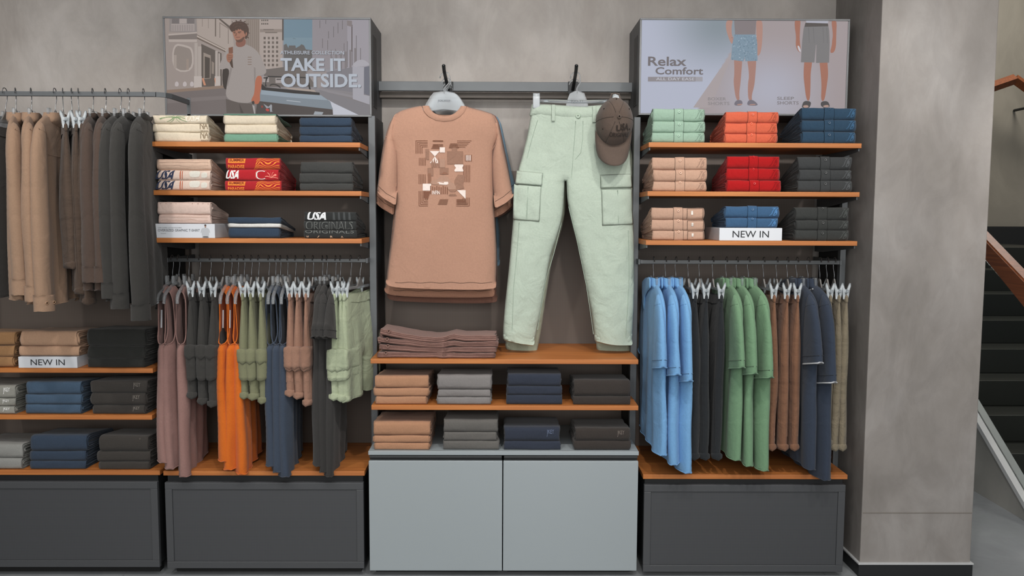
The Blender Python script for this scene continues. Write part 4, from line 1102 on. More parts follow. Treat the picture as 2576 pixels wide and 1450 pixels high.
def folds(seed, amp=.006, lam=.085, b0=-.15):
    def f(a, b):
        k = min(1, max(0, (b0 - b) / .35)); q = nz(seed, b * 2.2, 4) * 2.0
        return amp * k * math.sin(2 * math.pi * a / lam + q + seed) + .004 * k * nz(a * 11 + seed, b * 5, 7) + .012 * k * nz(seed * 3.3, b * 1.7, 2)
    return f
def thk(seed, lo=.75, hi=1.15, b0=-.12, b1=-.6):
    def f(a, b):
        t = min(1, max(0, (b0 - b) / (b0 - b1)))
        return (lo + (hi - lo) * t) * (1 + .26 * nz(a * 14 + seed, b * 3.5, 3))
    return f
def garment(name, X, Y, Z, th, label, cat, group):
    r = empty(name, (0, 0, 0), label, cat, group); pose(r, X, Y, Z, th); return r

def tank(X, Y, Z, th, h, L, label, group, seed, hangtag=False):
    r = garment('tank_top', X, Y, Z, th, label, 'tank top', group); rn = random.Random(seed); w = .165
    o = [(-.118, -.125), (-.085, -.103), (-.06, -.125), (-.035, -.175), (.035, -.175), (.06, -.125), (.085, -.103), (.118, -.125), (.112, -.2), (.11, -.29), (.13, -.345), (w, -.365),
         (w, -.6), (w + .01, -L + .035), (-w - .015, -L), (-w - .003, -.6), (-w, -.365), (-.13, -.345), (-.11, -.29), (-.112, -.2)]
    hem = lambda a: -L + .035 * (a + w + .015) / (2 * w + .025)
    op = lambda a, b: (abs(a) < .08 and b > -.19) or (-.355 < b < -.13 and abs(a) > .1) or b < hem(a) + .006
    c = Cloth(o, .021, .055, .0135, folds(seed, .006), thk(seed, .75, 1.25), op)
    fab = fabric(h); obj('body', c.bm(), fab, r)
    for s in (-1, 1): bm = bmesh.new(); c.binding(bm, .0027, lambda a, b: -.36 < b and a * s > .1); obj('armhole_binding', bm, fab, r)
    bm = bmesh.new(); c.binding(bm, .0027, lambda a, b: abs(a) < .085 and b > -.2); obj('neck_binding', bm, fab, r)
    bm = bmesh.new(); c.binding(bm, .0022, lambda a, b: b < -.6); obj('hem', bm, fab, r)
    if hangtag:
        bm = bmesh.new(); box(bm, -.006, .006, -.001, .001, -.075, 0, .0005); bm.transform(Matrix.Translation((-.118, .002, -.21)) @ Matrix.Rotation(.12, 4, 'Y')); obj('hang_tag', bm, WHITE, r, False)
    return r
def shorts(X, Y, Z, th, h, L, label, group, seed, pocket=None, name='cargo_shorts', cat='shorts', wr=.5, T=.0185, ncuff=False):
    r = garment(name, X, Y, Z, th, label, cat, group)
    o = [(-.145, -.138), (-.07, -.148), (0, -.152), (.07, -.148), (.145, -.138), (.158, -.3), (.162, -.45), (.16, -L + .02), (.02, -L + .01), (.008, -.42), (-.008, -.42), (-.02, -L + .006), (-.168, -L), (-.168, -.45), (-.158, -.3)]
    op = lambda a, b: b < -L + .02 * (a + .168) / .33 + .006
    tk = thk(seed, .42, 1.12, -.16, -.34)
    sh = folds(seed, .005, .11)
    c = Cloth(o, T, .05, .0135, sh, tk, op); fab = fabric(h, wr)
    obj('body', c.bm(), fab, r)
    wb = Cloth([(-.147, -.136), (0, -.149), (.147, -.136), (.151, -.172), (0, -.186), (-.151, -.172)], T + .005, .045, .012, sh, lambda a, b: tk(a, b) * (1 + .06 * math.sin(a * 700)), lambda a, b: abs(a) < .125, 0, 1)
    obj('waistband', wb.bm(), fab, r)
    if pocket:
        p0, p1, ff = pocket
        tk2 = lambda a, b: thk(seed, .42, 1.12, -.16, -.34)(a, b)
        pk = Cloth([(-.18, p0), (-.05, p0), (-.05, p1), (-.182, p1)], T + .0018, .016, .012, sh, lambda a, b: 1.0 * (1 + .14 * nz(a * 20 + seed, b * 12, 1)), None, 0, 1, .006)
        obj('cargo_pocket', pk.bm(), fab, r)
        fl = Cloth([(-.1835, p0 + .012), (-.045, p0 + .012), (-.045, p0 - ff), (-.1855, p0 - ff)], T + .0042, .012, .012, sh, lambda a, b: 1.0, None, 0, 1, .006)
        obj('pocket_flap', fl.bm(), fab, r)
    hc = Cloth([(-.171, -L + .03), (-.022, -L + .034), (-.022, -L + .001), (-.172, -L - .003)], T + .0015, .016, .012, sh, lambda a, b: thk(seed, .42, 1.12, -.16, -.34)(a, b), None, 0, 1, .006)
    obj('hem', hc.bm(), fab, r)
    bm = bmesh.new()
    for s in (-1, 1): tube(bm, [c.surf(-.14 - .02 * t / 20, -.19 - (L - .25) * t / 20, s, .0003) for t in range(21)], .0009, 5)
    obj('side_seam', bm, fab, r)
    return r
def shirt(X, Y, Z, th, h, L, SL, vis, label, group, seed, name='polo_shirt', cat='polo shirt', collar='polo', trim=None, cuff=False, button=False, badge=None, w=.205, T=.021, long=False, yoke=False):
    r = garment(name, X, Y, Z, th, label, cat, group); fab = fabric(h)
    o = [(-.075, -.098), (0, -.11), (.075, -.098), (.15, -.128), (w - .005, -.17), (w + .01, -.24), (w, -.5), (w + .004, -L + .03), (-w - .012, -L), (-w, -.5), (-w - .005, -.24), (-w + .01, -.17), (-.15, -.128)]
    op = lambda a, b: b < -L + .03 * (a + w + .012) / (2 * w + .016) + .006 or (abs(a) < .06 and b > -.112)
    sh = folds(seed, .006, .12, -.25)
    c = Cloth(o, T, .06, .0145, sh, thk(seed, .85, 1.15), op); obj('body', c.bm(), fab, r)
    bm = bmesh.new(); c.binding(bm, .002, lambda a, b: b < -.4); obj('hem', bm, fab, r)
    for s in (-1, 1):
        y0 = vis * .012 if s < 0 else -vis * .004
        if long: so = [(-.155, -.132), (-.2, -.168), (-.232, -.25), (-.24, -.45), (-.235, -SL + .05), (-.236, -SL), (-.16, -SL - .006), (-.158, -.5), (-.15, -.3), (-.135, -.2)]
        else: so = [(-.15, -.13), (-.2, -.165), (-.24, -.235), (-.268, -SL + .05), (-.272, -SL), (-.125, -SL - .03), (-.118, -.28), (-.128, -.19)]
        so = [(-s * a, b) if s > 0 else (a, b) for a, b in so]
        if s > 0: so = so[::-1]
        sl = Cloth(so, .021 if not long else .029, .05, .0115, lambda a, b: sh(a, b) * .5, thk(seed + 5, .85, 1.05, -.15, -.5), lambda a, b: b < (-SL - (.03 if not long else .006) * (1 - abs(abs(a) - .125) / .147 if not long else .5)) + .006, y0)
        so_ = obj('sleeve', sl.bm(), fab, r)
        bm = bmesh.new(); sl.binding(bm, .003); obj('sleeve_edge', bm, fabric(trim) if trim else fab, so_)
        if cuff and s < 0:
            q = [(-.239, -SL + .055), (-.157, -.0 - SL + .052), (-.155, -SL - .012), (-.241, -SL - .008)]
            cf = Cloth(q, .034, .045, .012, lambda a, b: sh(a, b) * .5, lambda a, b: 1.0, lambda a, b: b < -SL - .003 or b > -SL + .048, y0, 1, .006); co = obj('cuff', cf.bm(), fab, so_)
            if button:
                for da in (0, .03)[:1 + (seed % 3 == 0)]:
                    bm = bmesh.new(); p = cf.surf(-.226 + da, -SL + .024, -1 if vis < 0 else 1, 0); lathe(bm, [(.0062, -.001), (.0066, .0018), (.005, .003), (.003, .0022)], p, (-.75, vis, 0), 12); obj('button', bm, plain('button_tan', '#9c7c62', .4), so_)
        if not long and s < 0:
            bm = bmesh.new(); zz = -SL + .03
            for sd in (-1, 1): tube(bm, [sl.surf(-.268 + .14 * t / 12, zz - .026 * t / 12, sd, .0004) for t in range(13)], .0016, 5)
            obj('cuff_seam', bm, fabric(light2(fab)), so_)
        if s < 0:
            bm = bmesh.new(); sd = vis
            tube(bm, [sl.surf(-.13 - .07 * t / 10, -.19 + .02 * t / 10 if not long else -.195 + .03 * t / 10, sd, .0002) for t in range(11)], .0009, 5); obj('shoulder_seam', bm, fab, so_)
    if collar == 'polo':
        cb = Cloth([(-.058, -.074), (0, -.072), (.058, -.084), (.074, -.122), (0, -.134), (-.074, -.12)], .021, .03, .012, None, None, lambda a, b: b > -.082, 0, 1); co = obj('collar', cb.bm(), fab, r)
        lf = Cloth([(-.055, -.072), (.05, -.08), (.11, -.1), (.125, -.19), (.095, -.235), (.06, -.165), (0, -.135), (-.06, -.118)], .004, .01, .012, lambda a, b: vis * (.026 - .06 * max(0, -.12 - b)), None, None, 0, 1); obj('collar_leaf', lf.bm(), fab, co)
        if trim:
            bm = bmesh.new(); tube(bm, [(-.085 + .17 * t / 10, vis * .0225, -.116 - .016 * math.sin(math.pi * t / 10)) for t in range(11)], .003, 5); obj('collar_tipping', bm, fabric(trim), co)
    elif collar == 'shirt':
        cb = Cloth([(-.07, -.09), (0, -.085), (.08, -.094), (.1, -.135), (0, -.155), (-.085, -.13)], .03, .03, .012, None, None, lambda a, b: b > -.098, 0, 1); obj('collar', cb.bm(), fab, r)
    elif collar == 'band':
        cb = Cloth([(-.066, -.088), (0, -.1), (.066, -.088), (.072, -.112), (0, -.125), (-.072, -.112)], .024, .03, .012, None, None, lambda a, b: b > -.1, 0, 1); obj('collar', cb.bm(), fab, r)
    if badge:
        bm = bmesh.new(); p = c.surf(-.02, -.34, vis, 0); lathe(bm, [(.013, -.001), (.013, .002), (.008, .003), (.003, .003)], p, (0, vis, 0), 16); obj('round_tag', bm, plain('red_tag', badge, .5), r)
    if yoke:
        bm = bmesh.new(); tube(bm, [c.surf(-.13 + .29 * t / 14, -.26, vis, .0004) for t in range(15)], .001, 5); obj('yoke_seam', bm, fab, r)
    return r

def light2(m): return '#' + light(m, .8).lstrip('#')
RB, RD, RA = 'below the street-scene shelves', 'below the shorts shelves', 'beside the oak shelves'
GH = {'B': 'hangers on the rail below the street-scene shelves', 'D': 'hangers on the rail below the shorts shelves', 'A': 'hangers on the overshirt rail'}
def at(bay, px): return PX(px, YRA if bay == 'A' else YR, 240 if bay == 'A' else 660)
ZR = {'A': ZRA, 'B': ZRB, 'D': ZRD}; YY = {'A': YRA, 'B': YR, 'D': YR}
def run(bay, pxs, ths, what, tails, kind, fn):
    for i, px in enumerate(pxs):
        X, Y, Z = at(bay, px), YY[bay], ZR[bay]; lab = what + ', ' + tails[i]
        hanger(kind, X, Y, Z, ths[i], ('clear hanger of the ' if kind != 'clip' else 'clip hanger of the ') + lab, GH[bay])
        fn(i, X, Y, Z, ths[i], lab)
def tails(n, a, b): return [('one ' if 0 else '') + t for t in ([f'closest to the {a}', 'middle of three', f'closest to the {b}'] if n == 3 else [f'closest to the {a}', f'closest to the {b}'])]
V = -1
run('B', (433, 449, 474), (0, 0, 4), 'mauve tank top', tails(3, 'black sweatshirts', 'black shorts'), 'tank', lambda i, X, Y, Z, th, l: tank(X, Y, Z, th, '#8f6f69', (.845, .872, .905)[i], l, 'mauve tank tops', 11 + i * 2.3, i == 0))
run('B', (502, 529, 561), (3, 3, 0), 'black cargo shorts', tails(3, 'mauve tank tops', 'orange tank tops'), 'clip', lambda i, X, Y, Z, th, l: shorts(X, Y, Z, th, '#3c3b39', (.575, .6, .61)[i], l, 'black cargo shorts', 21 + i * 1.7, (-.36, -.5, .05)))
run('B', (581, 598, 614), (2, 2, 4), 'orange tank top', tails(3, 'black shorts', 'olive shorts'), 'tank', lambda i, X, Y, Z, th, l: tank(X, Y, Z, th, '#c9661f', (.84, .875, .895)[i], l, 'orange tank tops', 31 + i * 2.1, i < 2))
run('B', (632, 650, 676), (1, 2, 1), 'olive cargo shorts', tails(3, 'orange tank tops', 'navy tank tops'), 'clip', lambda i, X, Y, Z, th, l: shorts(X, Y, Z, th, '#77795f', (.575, .58, .595)[i], l, 'olive cargo shorts', 41 + i * 1.9, (-.375, -.5, .055), wr=.25))
run('B', (693, 705, 723), (4, 4, 5), 'navy tank top', tails(3, 'olive shorts', 'dusty-pink shorts'), 'tank', lambda i, X, Y, Z, th, l: tank(X, Y, Z, th, '#3a4453', (.86, .885, .905)[i], l, 'navy tank tops', 51 + i * 2.6))
run('B', (743, 766, 787), (3, 0, 0), 'dusty-pink cargo shorts', tails(3, 'navy tank tops', 'black T-shirts'), 'clip', lambda i, X, Y, Z, th, l: shorts(X, Y, Z, th, '#92705f', (.565, .575, .605)[i], l, 'dusty-pink cargo shorts', 61 + i * 1.3, (-.365, -.46, .085), wr=.7, T=.018))
run('B', (811, 822, 844), (2, 2, 0), 'black T-shirt', tails(3, 'dusty-pink shorts', 'pale green shorts'), 'shirt', lambda i, X, Y, Z, th, l: shirt(X, Y, Z, th, '#353433', (.86, .885, .905)[i], .3, V, l, 'black T-shirts on the rail', 71 + i * 3.1, 'hanging_shirt', 'T-shirt', 'band', w=.165, T=.018))
run('B', (856, 882, 905), (0, -8, -18), 'pale green cargo shorts', tails(3, 'black T-shirts', 'grey post'), 'clip', lambda i, X, Y, Z, th, l: shorts(X, Y, Z, th, '#a3ad92', (.58, .585, .59)[i], l, 'pale green cargo shorts', 81 + i * 1.4, (-.375, -.5, .085), wr=.8, T=.022))
V = 1
run('D', (1645, 1675, 1701), (2, 3, 5), 'sky blue polo shirt', tails(3, 'sage trousers', 'black trousers'), 'shirt', lambda i, X, Y, Z, th, l: shirt(X, Y, Z, th, '#72a3d0', (.8, .84, .875)[i], (.42, .45, .475)[i], V, l, 'sky blue polo shirts', 91 + i * 2.9))
run('D', (1732, 1760, 1794), (1, 0, 2), 'black trousers', tails(3, 'blue polo shirts', 'green polo shirts'), 'clip', lambda i, X, Y, Z, th, l: shorts(X, Y, Z, th, '#26292c', .83, l, 'black trousers on the rail', 101 + i * 1.9, None, 'hanging_trousers', 'trousers'))
run('D', (1828, 1855, 1884), (3, 4, 8), 'green polo shirt', tails(3, 'black trousers', 'brown trousers'), 'shirt', lambda i, X, Y, Z, th, l: shirt(X, Y, Z, th, '#6d8f70', (.82, .845, .865)[i], (.42, .445, .46)[i], V, l, 'green polo shirts', 111 + i * 2.7))
run('D', (1922, 1955, 1982), (2, 1, 0), 'brown trousers', tails(3, 'green polo shirts', 'navy polo shirts'), 'clip', lambda i, X, Y, Z, th, l: shorts(X, Y, Z, th, '#7a5844', .79, l, 'brown trousers on the rail', 121 + i * 1.9, None, 'hanging_trousers', 'trousers', wr=.7))
run('D', (2006, 2034), (5, 8), 'navy polo shirt with white sleeve trim', tails(2, 'brown trousers', 'khaki trousers'), 'shirt', lambda i, X, Y, Z, th, l: shirt(X, Y, Z, th, '#333c4b', (.86, .905)[i], (.40, .48)[i], V, l, 'navy polo shirts', 131 + i * 3.3, trim='#c9ccd0', badge='#a04a42' if i == 0 else None))
run('D', (2064, 2082, 2100), (-2, 0, 0), 'khaki trousers', tails(3, 'navy polo shirts', 'concrete column'), 'clip', lambda i, X, Y, Z, th, l: shorts(X, Y, Z, th, '#7d7462', (.77, .79, .79)[i], l, 'khaki trousers on the rail', 141 + i * 1.2, None, 'hanging_trousers', 'trousers', wr=.9, T=.019))
V = -1
run('A', (-14,), (0,), 'pale grey sweatshirt', ['at the far end of the rail'], 'shirt', lambda i, X, Y, Z, th, l: shirt(X, Y, Z, th, '#b9bdc2', .8, .8, V, l, 'garments on the overshirt rail', 151, 'hanging_shirt', 'sweatshirt', 'band', long=True))
run('A', (12,), (-4,), 'charcoal trousers', ['beside the beige overshirts'], 'clip', lambda i, X, Y, Z, th, l: shorts(X, Y, Z, th, '#3a3836', .82, l, 'garments on the overshirt rail', 153, None, 'hanging_trousers', 'trousers'))
run('A', (39, 78, 138), (22, 21, 5), 'beige overshirt', tails(3, 'charcoal trousers', 'dark brown trousers'), 'shirt', lambda i, X, Y, Z, th, l: shirt(X, Y, Z, th, '#967b66', (.82, .835, .85)[i], (.79, .815, .85)[i], V, l, 'beige overshirts', (160, 164, 165)[i] , 'overshirt', 'overshirt', 'shirt', long=True, cuff=True, button=True, yoke=True, w=.2))
run('A', (158, 180, 197), (30, 32, 30), 'dark brown trousers', tails(3, 'beige overshirts', 'brown sweatshirts'), 'clip', lambda i, X, Y, Z, th, l: shorts(X, Y, Z, th, '#4d4037', (.70, .8, .84)[i], l, 'dark brown trousers', 171 + i * 1.9, None, 'hanging_trousers', 'trousers', wr=.8, T=.021))
run('A', (233, 265), (15, 14), 'brown sweatshirt', tails(2, 'dark brown trousers', 'black sweatshirts'), 'shirt', lambda i, X, Y, Z, th, l: shirt(X, Y, Z, th, '#4a3d36', .78, .74, V, l, 'brown sweatshirts', 181 + i * 2, 'hanging_shirt', 'sweatshirt', 'band', long=True, cuff=True))
run('A', (302, 323, 361), (4, 6, 9), 'black sweatshirt', tails(3, 'brown sweatshirts', 'oak shelves'), 'shirt', lambda i, X, Y, Z, th, l: shirt(X, Y, Z, th, '#343331', (.82, .84, .86)[i], (.8, .84, .885)[i], V, l, 'black sweatshirts', 191 + i * 2.4, 'hanging_shirt', 'sweatshirt', 'band', long=True, cuff=True))

# ------------------------------------------------------------------ front-facing garments in the centre
def plane(Y, cx, cy):
    c = P(cx, cy, Y)
    def L(px, py):
        q = P(px, py, Y); return (q.x - c.x, q.z - c.z)
    return c, L
def pts(L, *v): return [L(v[i], v[i + 1]) for i in range(0, len(v), 2)]
def drape(seed, amp=.012):
    def f(a, b):
        return amp * (nz(a * 5 + seed, b * 2.4, 1) + .5 * nz(a * 11 + seed, b * 5, 2)) + .004 * math.sin(a * 24 + 2 * nz(a * 3, b * 3, seed))
    return f
def tee(Y, h, label, dx=0, dy=0, long=0, seed=1, prn=False, name='hanging_shirt', slv=0):
    c, L0 = plane(Y, 1115, 480)
    k0 = 1.0
    L = lambda x, y: L0(x + dx, y + dy + (long if y > 600 else 0))
    r = empty(name, c, label, 'T-shirt', 'T-shirts on the display prong'); fab = fabric(h, .25)
    sh = drape(seed)
    o = pts(L, 1062, 266, 1030, 272, 999, 281, 984, 300, 975, 335, 990, 372, 996, 420, 996, 510, 988, 590, 979, 650, 972, 712, 985, 721, 1060, 724, 1130, 726, 1200, 727, 1247, 724, 1249, 640, 1244, 548, 1242, 510, 1240, 420, 1240, 375, 1256, 340, 1249, 305, 1240, 288, 1210, 278, 1172, 268, 1168, 285, 1150, 302, 1118, 308, 1086, 303, 1068, 286)
    zn = L(0, 312)[1]; zh = L(0, 700)[1]; xl, xr = L(1058, 0)[0], L(1180, 0)[0]
    op = lambda a, b: b < zh or (xl < a < xr and b > zn)
    cl = Cloth(o, .038, .12, .015, sh, lambda a, b: 1 + .12 * nz(a * 9, b * 4, seed), op, 0, 2)
    obj('body', cl.bm(), fab, r)
    bm = bmesh.new(); cl.binding(bm, .0022, lambda a, b: b < zh); ho = obj('hem', bm, fab, r)
    bm = bmesh.new(); zz = L(0, 706)[1]
    tube(bm, [cl.surf(L(990 + 250 * t / 30, 0)[0], zz - .002 * math.sin(t), -1, .0003) for t in range(31)], .0011, 5); obj('hem_stitch', bm, fabric(dark(fab)), r)
    # collar: a raised ring round the neck, higher at the back
    ring_f, ring_b = [], []
    bm = bmesh.new()
    arc = [(1064, 268), (1068, 282), (1080, 296), (1098, 306), (1118, 309), (1140, 306), (1158, 296), (1170, 282), (1174, 269)]
    arc2 = [(1080, 268), (1084, 277), (1093, 287), (1106, 294), (1119, 296), (1133, 294), (1146, 287), (1155, 277), (1160, 268)]
    for (p, q) in zip(arc, arc2):
        a, b = L(*p); e = cl.surf(a, b, -1, .003); a2, b2 = L(*q)
        row = [Vector((a, e.y - .000, b)), Vector(((a + a2) / 2, e.y - .006, (b + b2) / 2)), Vector((a2, e.y - .001, b2)), Vector((a2, e.y + .006, b2))]
        ring_f.append([bm.verts.new(v) for v in row])
    for a, b in zip(ring_f, ring_f[1:]):
        for i in range(3): bm.faces.new((a[i], a[i + 1], b[i + 1], b[i]))
    for (px, t) in [(1076 + 88 * k / 8, k / 8) for k in range(9)]:   # back neck band
        a, b = L(px, 280 + 8 * math.sin(math.pi * t)); a2, b2 = L(px, 292 + 10 * math.sin(math.pi * t))
        ring_b.append([bm.verts.new((a, .022, b)), bm.verts.new((a, .028, (b + b2) / 2)), bm.verts.new((a2, .030, L(0, 322)[1]))])
    for a, b in zip(ring_b, ring_b[1:]):
        for i in range(2): bm.faces.new((a[i], b[i], b[i + 1], a[i + 1]))
    obj('collar', bm, fab, r)
    for s, (o2, zc, seam) in enumerate(((pts(L, 999, 281, 985, 300, 971, 344, 961, 400, 949, 481 + slv, 963, 496 + slv, 998, 517 + slv, 1001, 440, 1001, 380, 990, 350), 476 + slv, (971, 344, 985, 352, 996, 366, 998, 410, 998, 470)),
                         (pts(L, 1240, 286, 1253, 310, 1262, 355, 1276, 420, 1291, 494 + slv, 1270, 512 + slv, 1246, 524 + slv, 1238, 440, 1237, 390, 1250, 345), 484 + slv, (1262, 354, 1248, 362, 1237, 380, 1236, 420, 1237, 480)))):
        zq = L(0, zc)[1]
        s2 = Cloth(o2, .036, .06, .014, lambda a, b: sh(a, b) * .6, lambda a, b: 1 + .15 * nz(a * 12, b * 6, seed), lambda a, b: b < zq, -.004, 2)
        so = obj('sleeve', s2.bm(), fab, r)
        bm = bmesh.new(); s2.binding(bm, .0026); obj('sleeve_hem', bm, fab, so)
        q = pts(L, *((953, 468 + slv, 975, 488 + slv, 999, 501 + slv) if s == 0 else (1287, 478 + slv, 1266, 496 + slv, 1245, 508 + slv)))
        bm = bmesh.new(); tube(bm, [s2.surf(a, b, -1, .0004) for a, b in densify_open(q, .012)], .0011, 5); obj('sleeve_stitch', bm, fabric(dark(fab)), so)
        bm = bmesh.new(); q = pts(L, *seam); tube(bm, [s2.surf(a, b, -1, .0006) for a, b in densify_open(q, .02)], .0011, 5); obj('shoulder_seam', bm, fab, so)
    if prn:
        cols = ('#7a5443', '#92705f', '#a88674', '#e3d6cf', '#8a6452')
        bm = bmesh.new(); lay = [0]
        F = lambda zx, zy: L(920 + zx / 2.3385, 160 + zy / 2.3385)
        def R(m, a, b, c_, d): lay[0] += 1; poly2d(bm, [F(a, b), F(c_, b), F(c_, d), F(a, d)], m, lay[0])
        def G(m, *v): lay[0] += 1; poly2d(bm, [F(v[i], v[i + 1]) for i in range(0, len(v), 2)], m, lay[0])
        for i in range(5):    # corner line frames
            d = i * 9
            for (x0, x1, y) in ((300 + d, 370, 458 + d), (540, 625 - d, 458 + d), (320 + d, 372, 838 - d), (535, 612 - d, 838 - d)): R(0, x0, y, x1, y + 3)
            for (x, y0, y1) in ((300 + d, 458 + d, 535), (320 + d, 560, 605), (318 + d, 655, 712), (318 + d, 752, 838 - d), (622 - d, 540, 580), (612 - d, 600, 660), (612 - d, 660, 700), (610 - d, 790, 838 - d)): R(0, x, y0, x + 3.5, y1)
        for i in range(5): R(0, 395 - i * 3 + 8, 480 + i * 6, 430 + i * 3, 483 + i * 6); R(0, 500 - i * 2, 475 + i * 6, 540 + i * 3, 478 + i * 6)
        for i in range(6): R(0, 400, 458 + i * 4 if i < 2 else 470 + i * 5, 460, 461 + i * 4 if i < 2 else 472 + i * 5)
        R(1, 358, 508, 378, 570); R(1, 482, 520, 575, 595); R(1, 510, 500, 540, 520); R(2, 440, 565, 470, 615); R(1, 370, 618, 402, 665); R(1, 440, 617, 490, 655); R(4, 372, 650, 390, 708); R(2, 395, 690, 430, 712)
        R(3, 440, 498, 470, 528); G(3, 383, 520, 440, 520, 412, 552); G(3, 412, 552, 440, 590, 383, 590)
        for i in range(4): G(1, 392 + i * 13, 615, 390 + i * 13, 590, 398 + i * 12, 568 - (i % 2) * 12, 403 + i * 12, 590, 402 + i * 12, 615)
        G(3, 527, 597, 575, 597, 577, 604, 570, 617, 577, 632, 575, 638, 527, 638, 524, 630, 534, 617, 524, 604)
        G(2, 385, 700, 420, 690, 440, 668, 465, 660, 490, 672, 505, 700, 530, 712, 545, 712, 545, 745, 490, 745, 480, 715, 400, 715)
        G(1, 545, 655, 582, 660, 580, 690, 575, 712, 582, 735, 545, 745, 525, 740, 525, 690); G(4, 440, 655, 450, 645, 465, 640, 480, 645, 490, 655)
        G(3, 425, 700, 488, 698, 490, 710, 480, 716, 425, 712); R(3, 342, 710, 390, 750); G(3, 343, 710, 365, 730, 343, 750) ; G(3, 540, 747, 590, 747, 590, 798); G(0, 348, 755, 385, 755, 372, 800, 350, 790)
        for i in range(9): R(0, 385 + i * 12, 722 + (i % 3) * 4, 390 + i * 12, 770)
        G(1, 490, 742, 540, 742, 530, 756, 500, 756); G(1, 490, 780, 500, 768, 530, 768, 540, 780)
        for i in range(5): R(0, 440 - i * 3, 800 + i * 7, 490 - i * 2, 803 + i * 7); R(0, 540, 800 + i * 7, 590 + i * 3, 803 + i * 7)
        for i in range(4): R(3, 592 + i * 8, 543, 596 + i * 8, 575)
        x0, z1 = F(396, 750); x1, z0 = F(440, 772); n0 = len(bm.verts); put_text(bm, 'INFIN', x0, x1, z0, z1, .02, 3)
        bm.verts.ensure_lookup_table()
        for v in bm.verts[n0:]: v.co.y = lay[0] + 2
        decal('print', bm, lambda x, z, l: cl.surf(x, z, -1, .0016 + l * .00001), [fabric(q, .1) for q in cols], r, du=.02, dv=.02)
    return r
def densify_open(q, res):
    out = []
    for a, b in zip(q, q[1:]):
        n = max(1, int(math.hypot(b[0] - a[0], b[1] - a[1]) / res)); out += [(a[0] + (b[0] - a[0]) * i / n, a[1] + (b[1] - a[1]) * i / n) for i in range(n)]
    return out + [q[-1]]
tee(3.60, '#ad8672', 'tan oversized T-shirt with a geometric print, front of the prong', seed=1, prn=True, name='printed_shirt')
tee(3.685, '#a67c67', 'plain tan T-shirt hanging directly behind the printed one', dx=-4, dy=8, long=12, seed=4, slv=16)
tee(3.755, '#7c5a4e', 'mauve-brown T-shirt with the lowest hem behind the tan ones', dx=3, dy=0, long=34, seed=7, slv=24)
tee(3.815, '#6b8597', 'dusty blue T-shirt, backmost on the prong behind the tan ones', dx=9, dy=4, long=-60, seed=9, slv=-20)

# wide clear hangers on the prongs
def front_hanger(Y, prong, px, ytop, label, clips=False, text=True):
    a, e = prong; t = (Y - a.y) / (e.y - a.y); top = a + (e - a) * t
    r = empty('wide_hanger', (top.x, Y, top.z + .0095), label, 'hanger', 'clear hangers on the prongs')
    dz = lambda py: P(px, py, Y).z - r.location.z
    X = lambda x, y: P(x, y, Y).x - r.location.x
    cx = X(px, 230); zn = dz(ytop)
    bm = bmesh.new()
    tube(bm, [(cx, 0, zn - .01), (cx, 0, zn + .012), (cx * .3 + .018, 0, zn + .035), (.02, 0, -.02), (.016, 0, -.004), (.006, 0, .001), (-.008, 0, -.001), (-.018, 0, -.012), (-.022, 0, -.024)], .0026, 8); obj('hook', bm, CHROME if False else CLEAR, r)
    bm = bmesh.new(); w = .055
    if not clips:
        prism(bm, [(cx - .012, zn), (cx + .012, zn), (cx + .044, zn - .006), (cx + .058, zn - .022), (cx + .075, zn - .05), (cx + .086, zn - .072), (cx + .06, zn - .082), (cx, zn - .074), (cx - .06, zn - .082), (cx - .086, zn - .072), (cx - .075, zn - .05), (cx - .058, zn - .022), (cx - .044, zn - .006)], -.003, .003)
        obj('plate', bm, CLEAR, r, False)
        for s in (-1, 1):
            bm = bmesh.new(); tube(bm, [(cx + s * .07, 0, zn - .066), (cx + s * .12, 0, zn - .088), (cx + s * .17, 0, zn - .112), (cx + s * .205, 0, zn - .138)], .008, 8); obj('arm', bm, CLEAR, r)
    else:
        prism(bm, [(cx - .008, zn), (cx + .008, zn), (cx + .03, zn - .01), (cx + .044, zn - .045), (cx + .048, zn - .07), (cx - .048, zn - .07), (cx - .044, zn - .045), (cx - .03, zn - .01)], -.003, .003); obj('plate', bm, CLEAR, r, False)
        x0, x1 = X(1342, 255), X(1556, 250); zb = dz(254)
        bm = bmesh.new(); tube(bm, [(x0, 0, zb), (cx, 0, zb - .004), (x1, 0, zb)], .008, 8); obj('bar', bm, CLEAR, r)
        for x in (x0 + .012, x1 - .012):
            bm = bmesh.new(); box(bm, x - .015, x + .015, -.016, -.008, zb - .034, zb + .018, .003); box(bm, x - .013, x + .013, .008, .014, zb - .034, zb + .012, .003); tube(bm, [(x - .014, -.004, zb + .02), (x + .014, -.004, zb + .02)], .011, 10); obj('clip', bm, CLIPM, r)
    if text:
        bm = bmesh.new(); z0 = zn - (.046 if not clips else .05); put_text(bm, 'JOCKEY', cx - .027, cx + .027, z0, z0 + .011, .008)
        for v in bm.verts: v.co.y = -.0036
        face_cam(bm); obj('lettering', bm, plain('hanger_ink', '#5d6268', .5), r, False)
    return r
for i, (Y, px, yt) in enumerate(((3.60, 1117, 230), (3.685, 1121, 232), (3.755, 1124, 234), (3.815, 1127, 236))):
    front_hanger(Y, prongs[0], px, yt, 'wide clear hanger ' + ('holding the printed tan T-shirt', 'behind the first, holding the plain tan T-shirt', 'holding the mauve-brown T-shirt', 'holding the dusty blue T-shirt')[i])
for i, Y in enumerate((3.60, 3.70)):
    front_hanger(Y, prongs[1], 1452 - 2 * i, 229 + 2 * i, 'clear clip hanger holding the ' + ('front sage cargo trousers', 'second sage cargo trousers behind'), True)if False else front_hanger(Y, prongs[1], 1452 - 2 * i, 229 + 2 * i, 'clear clip hanger holding the ' + ('front sage cargo trousers', 'second sage cargo trousers behind')[i], True)

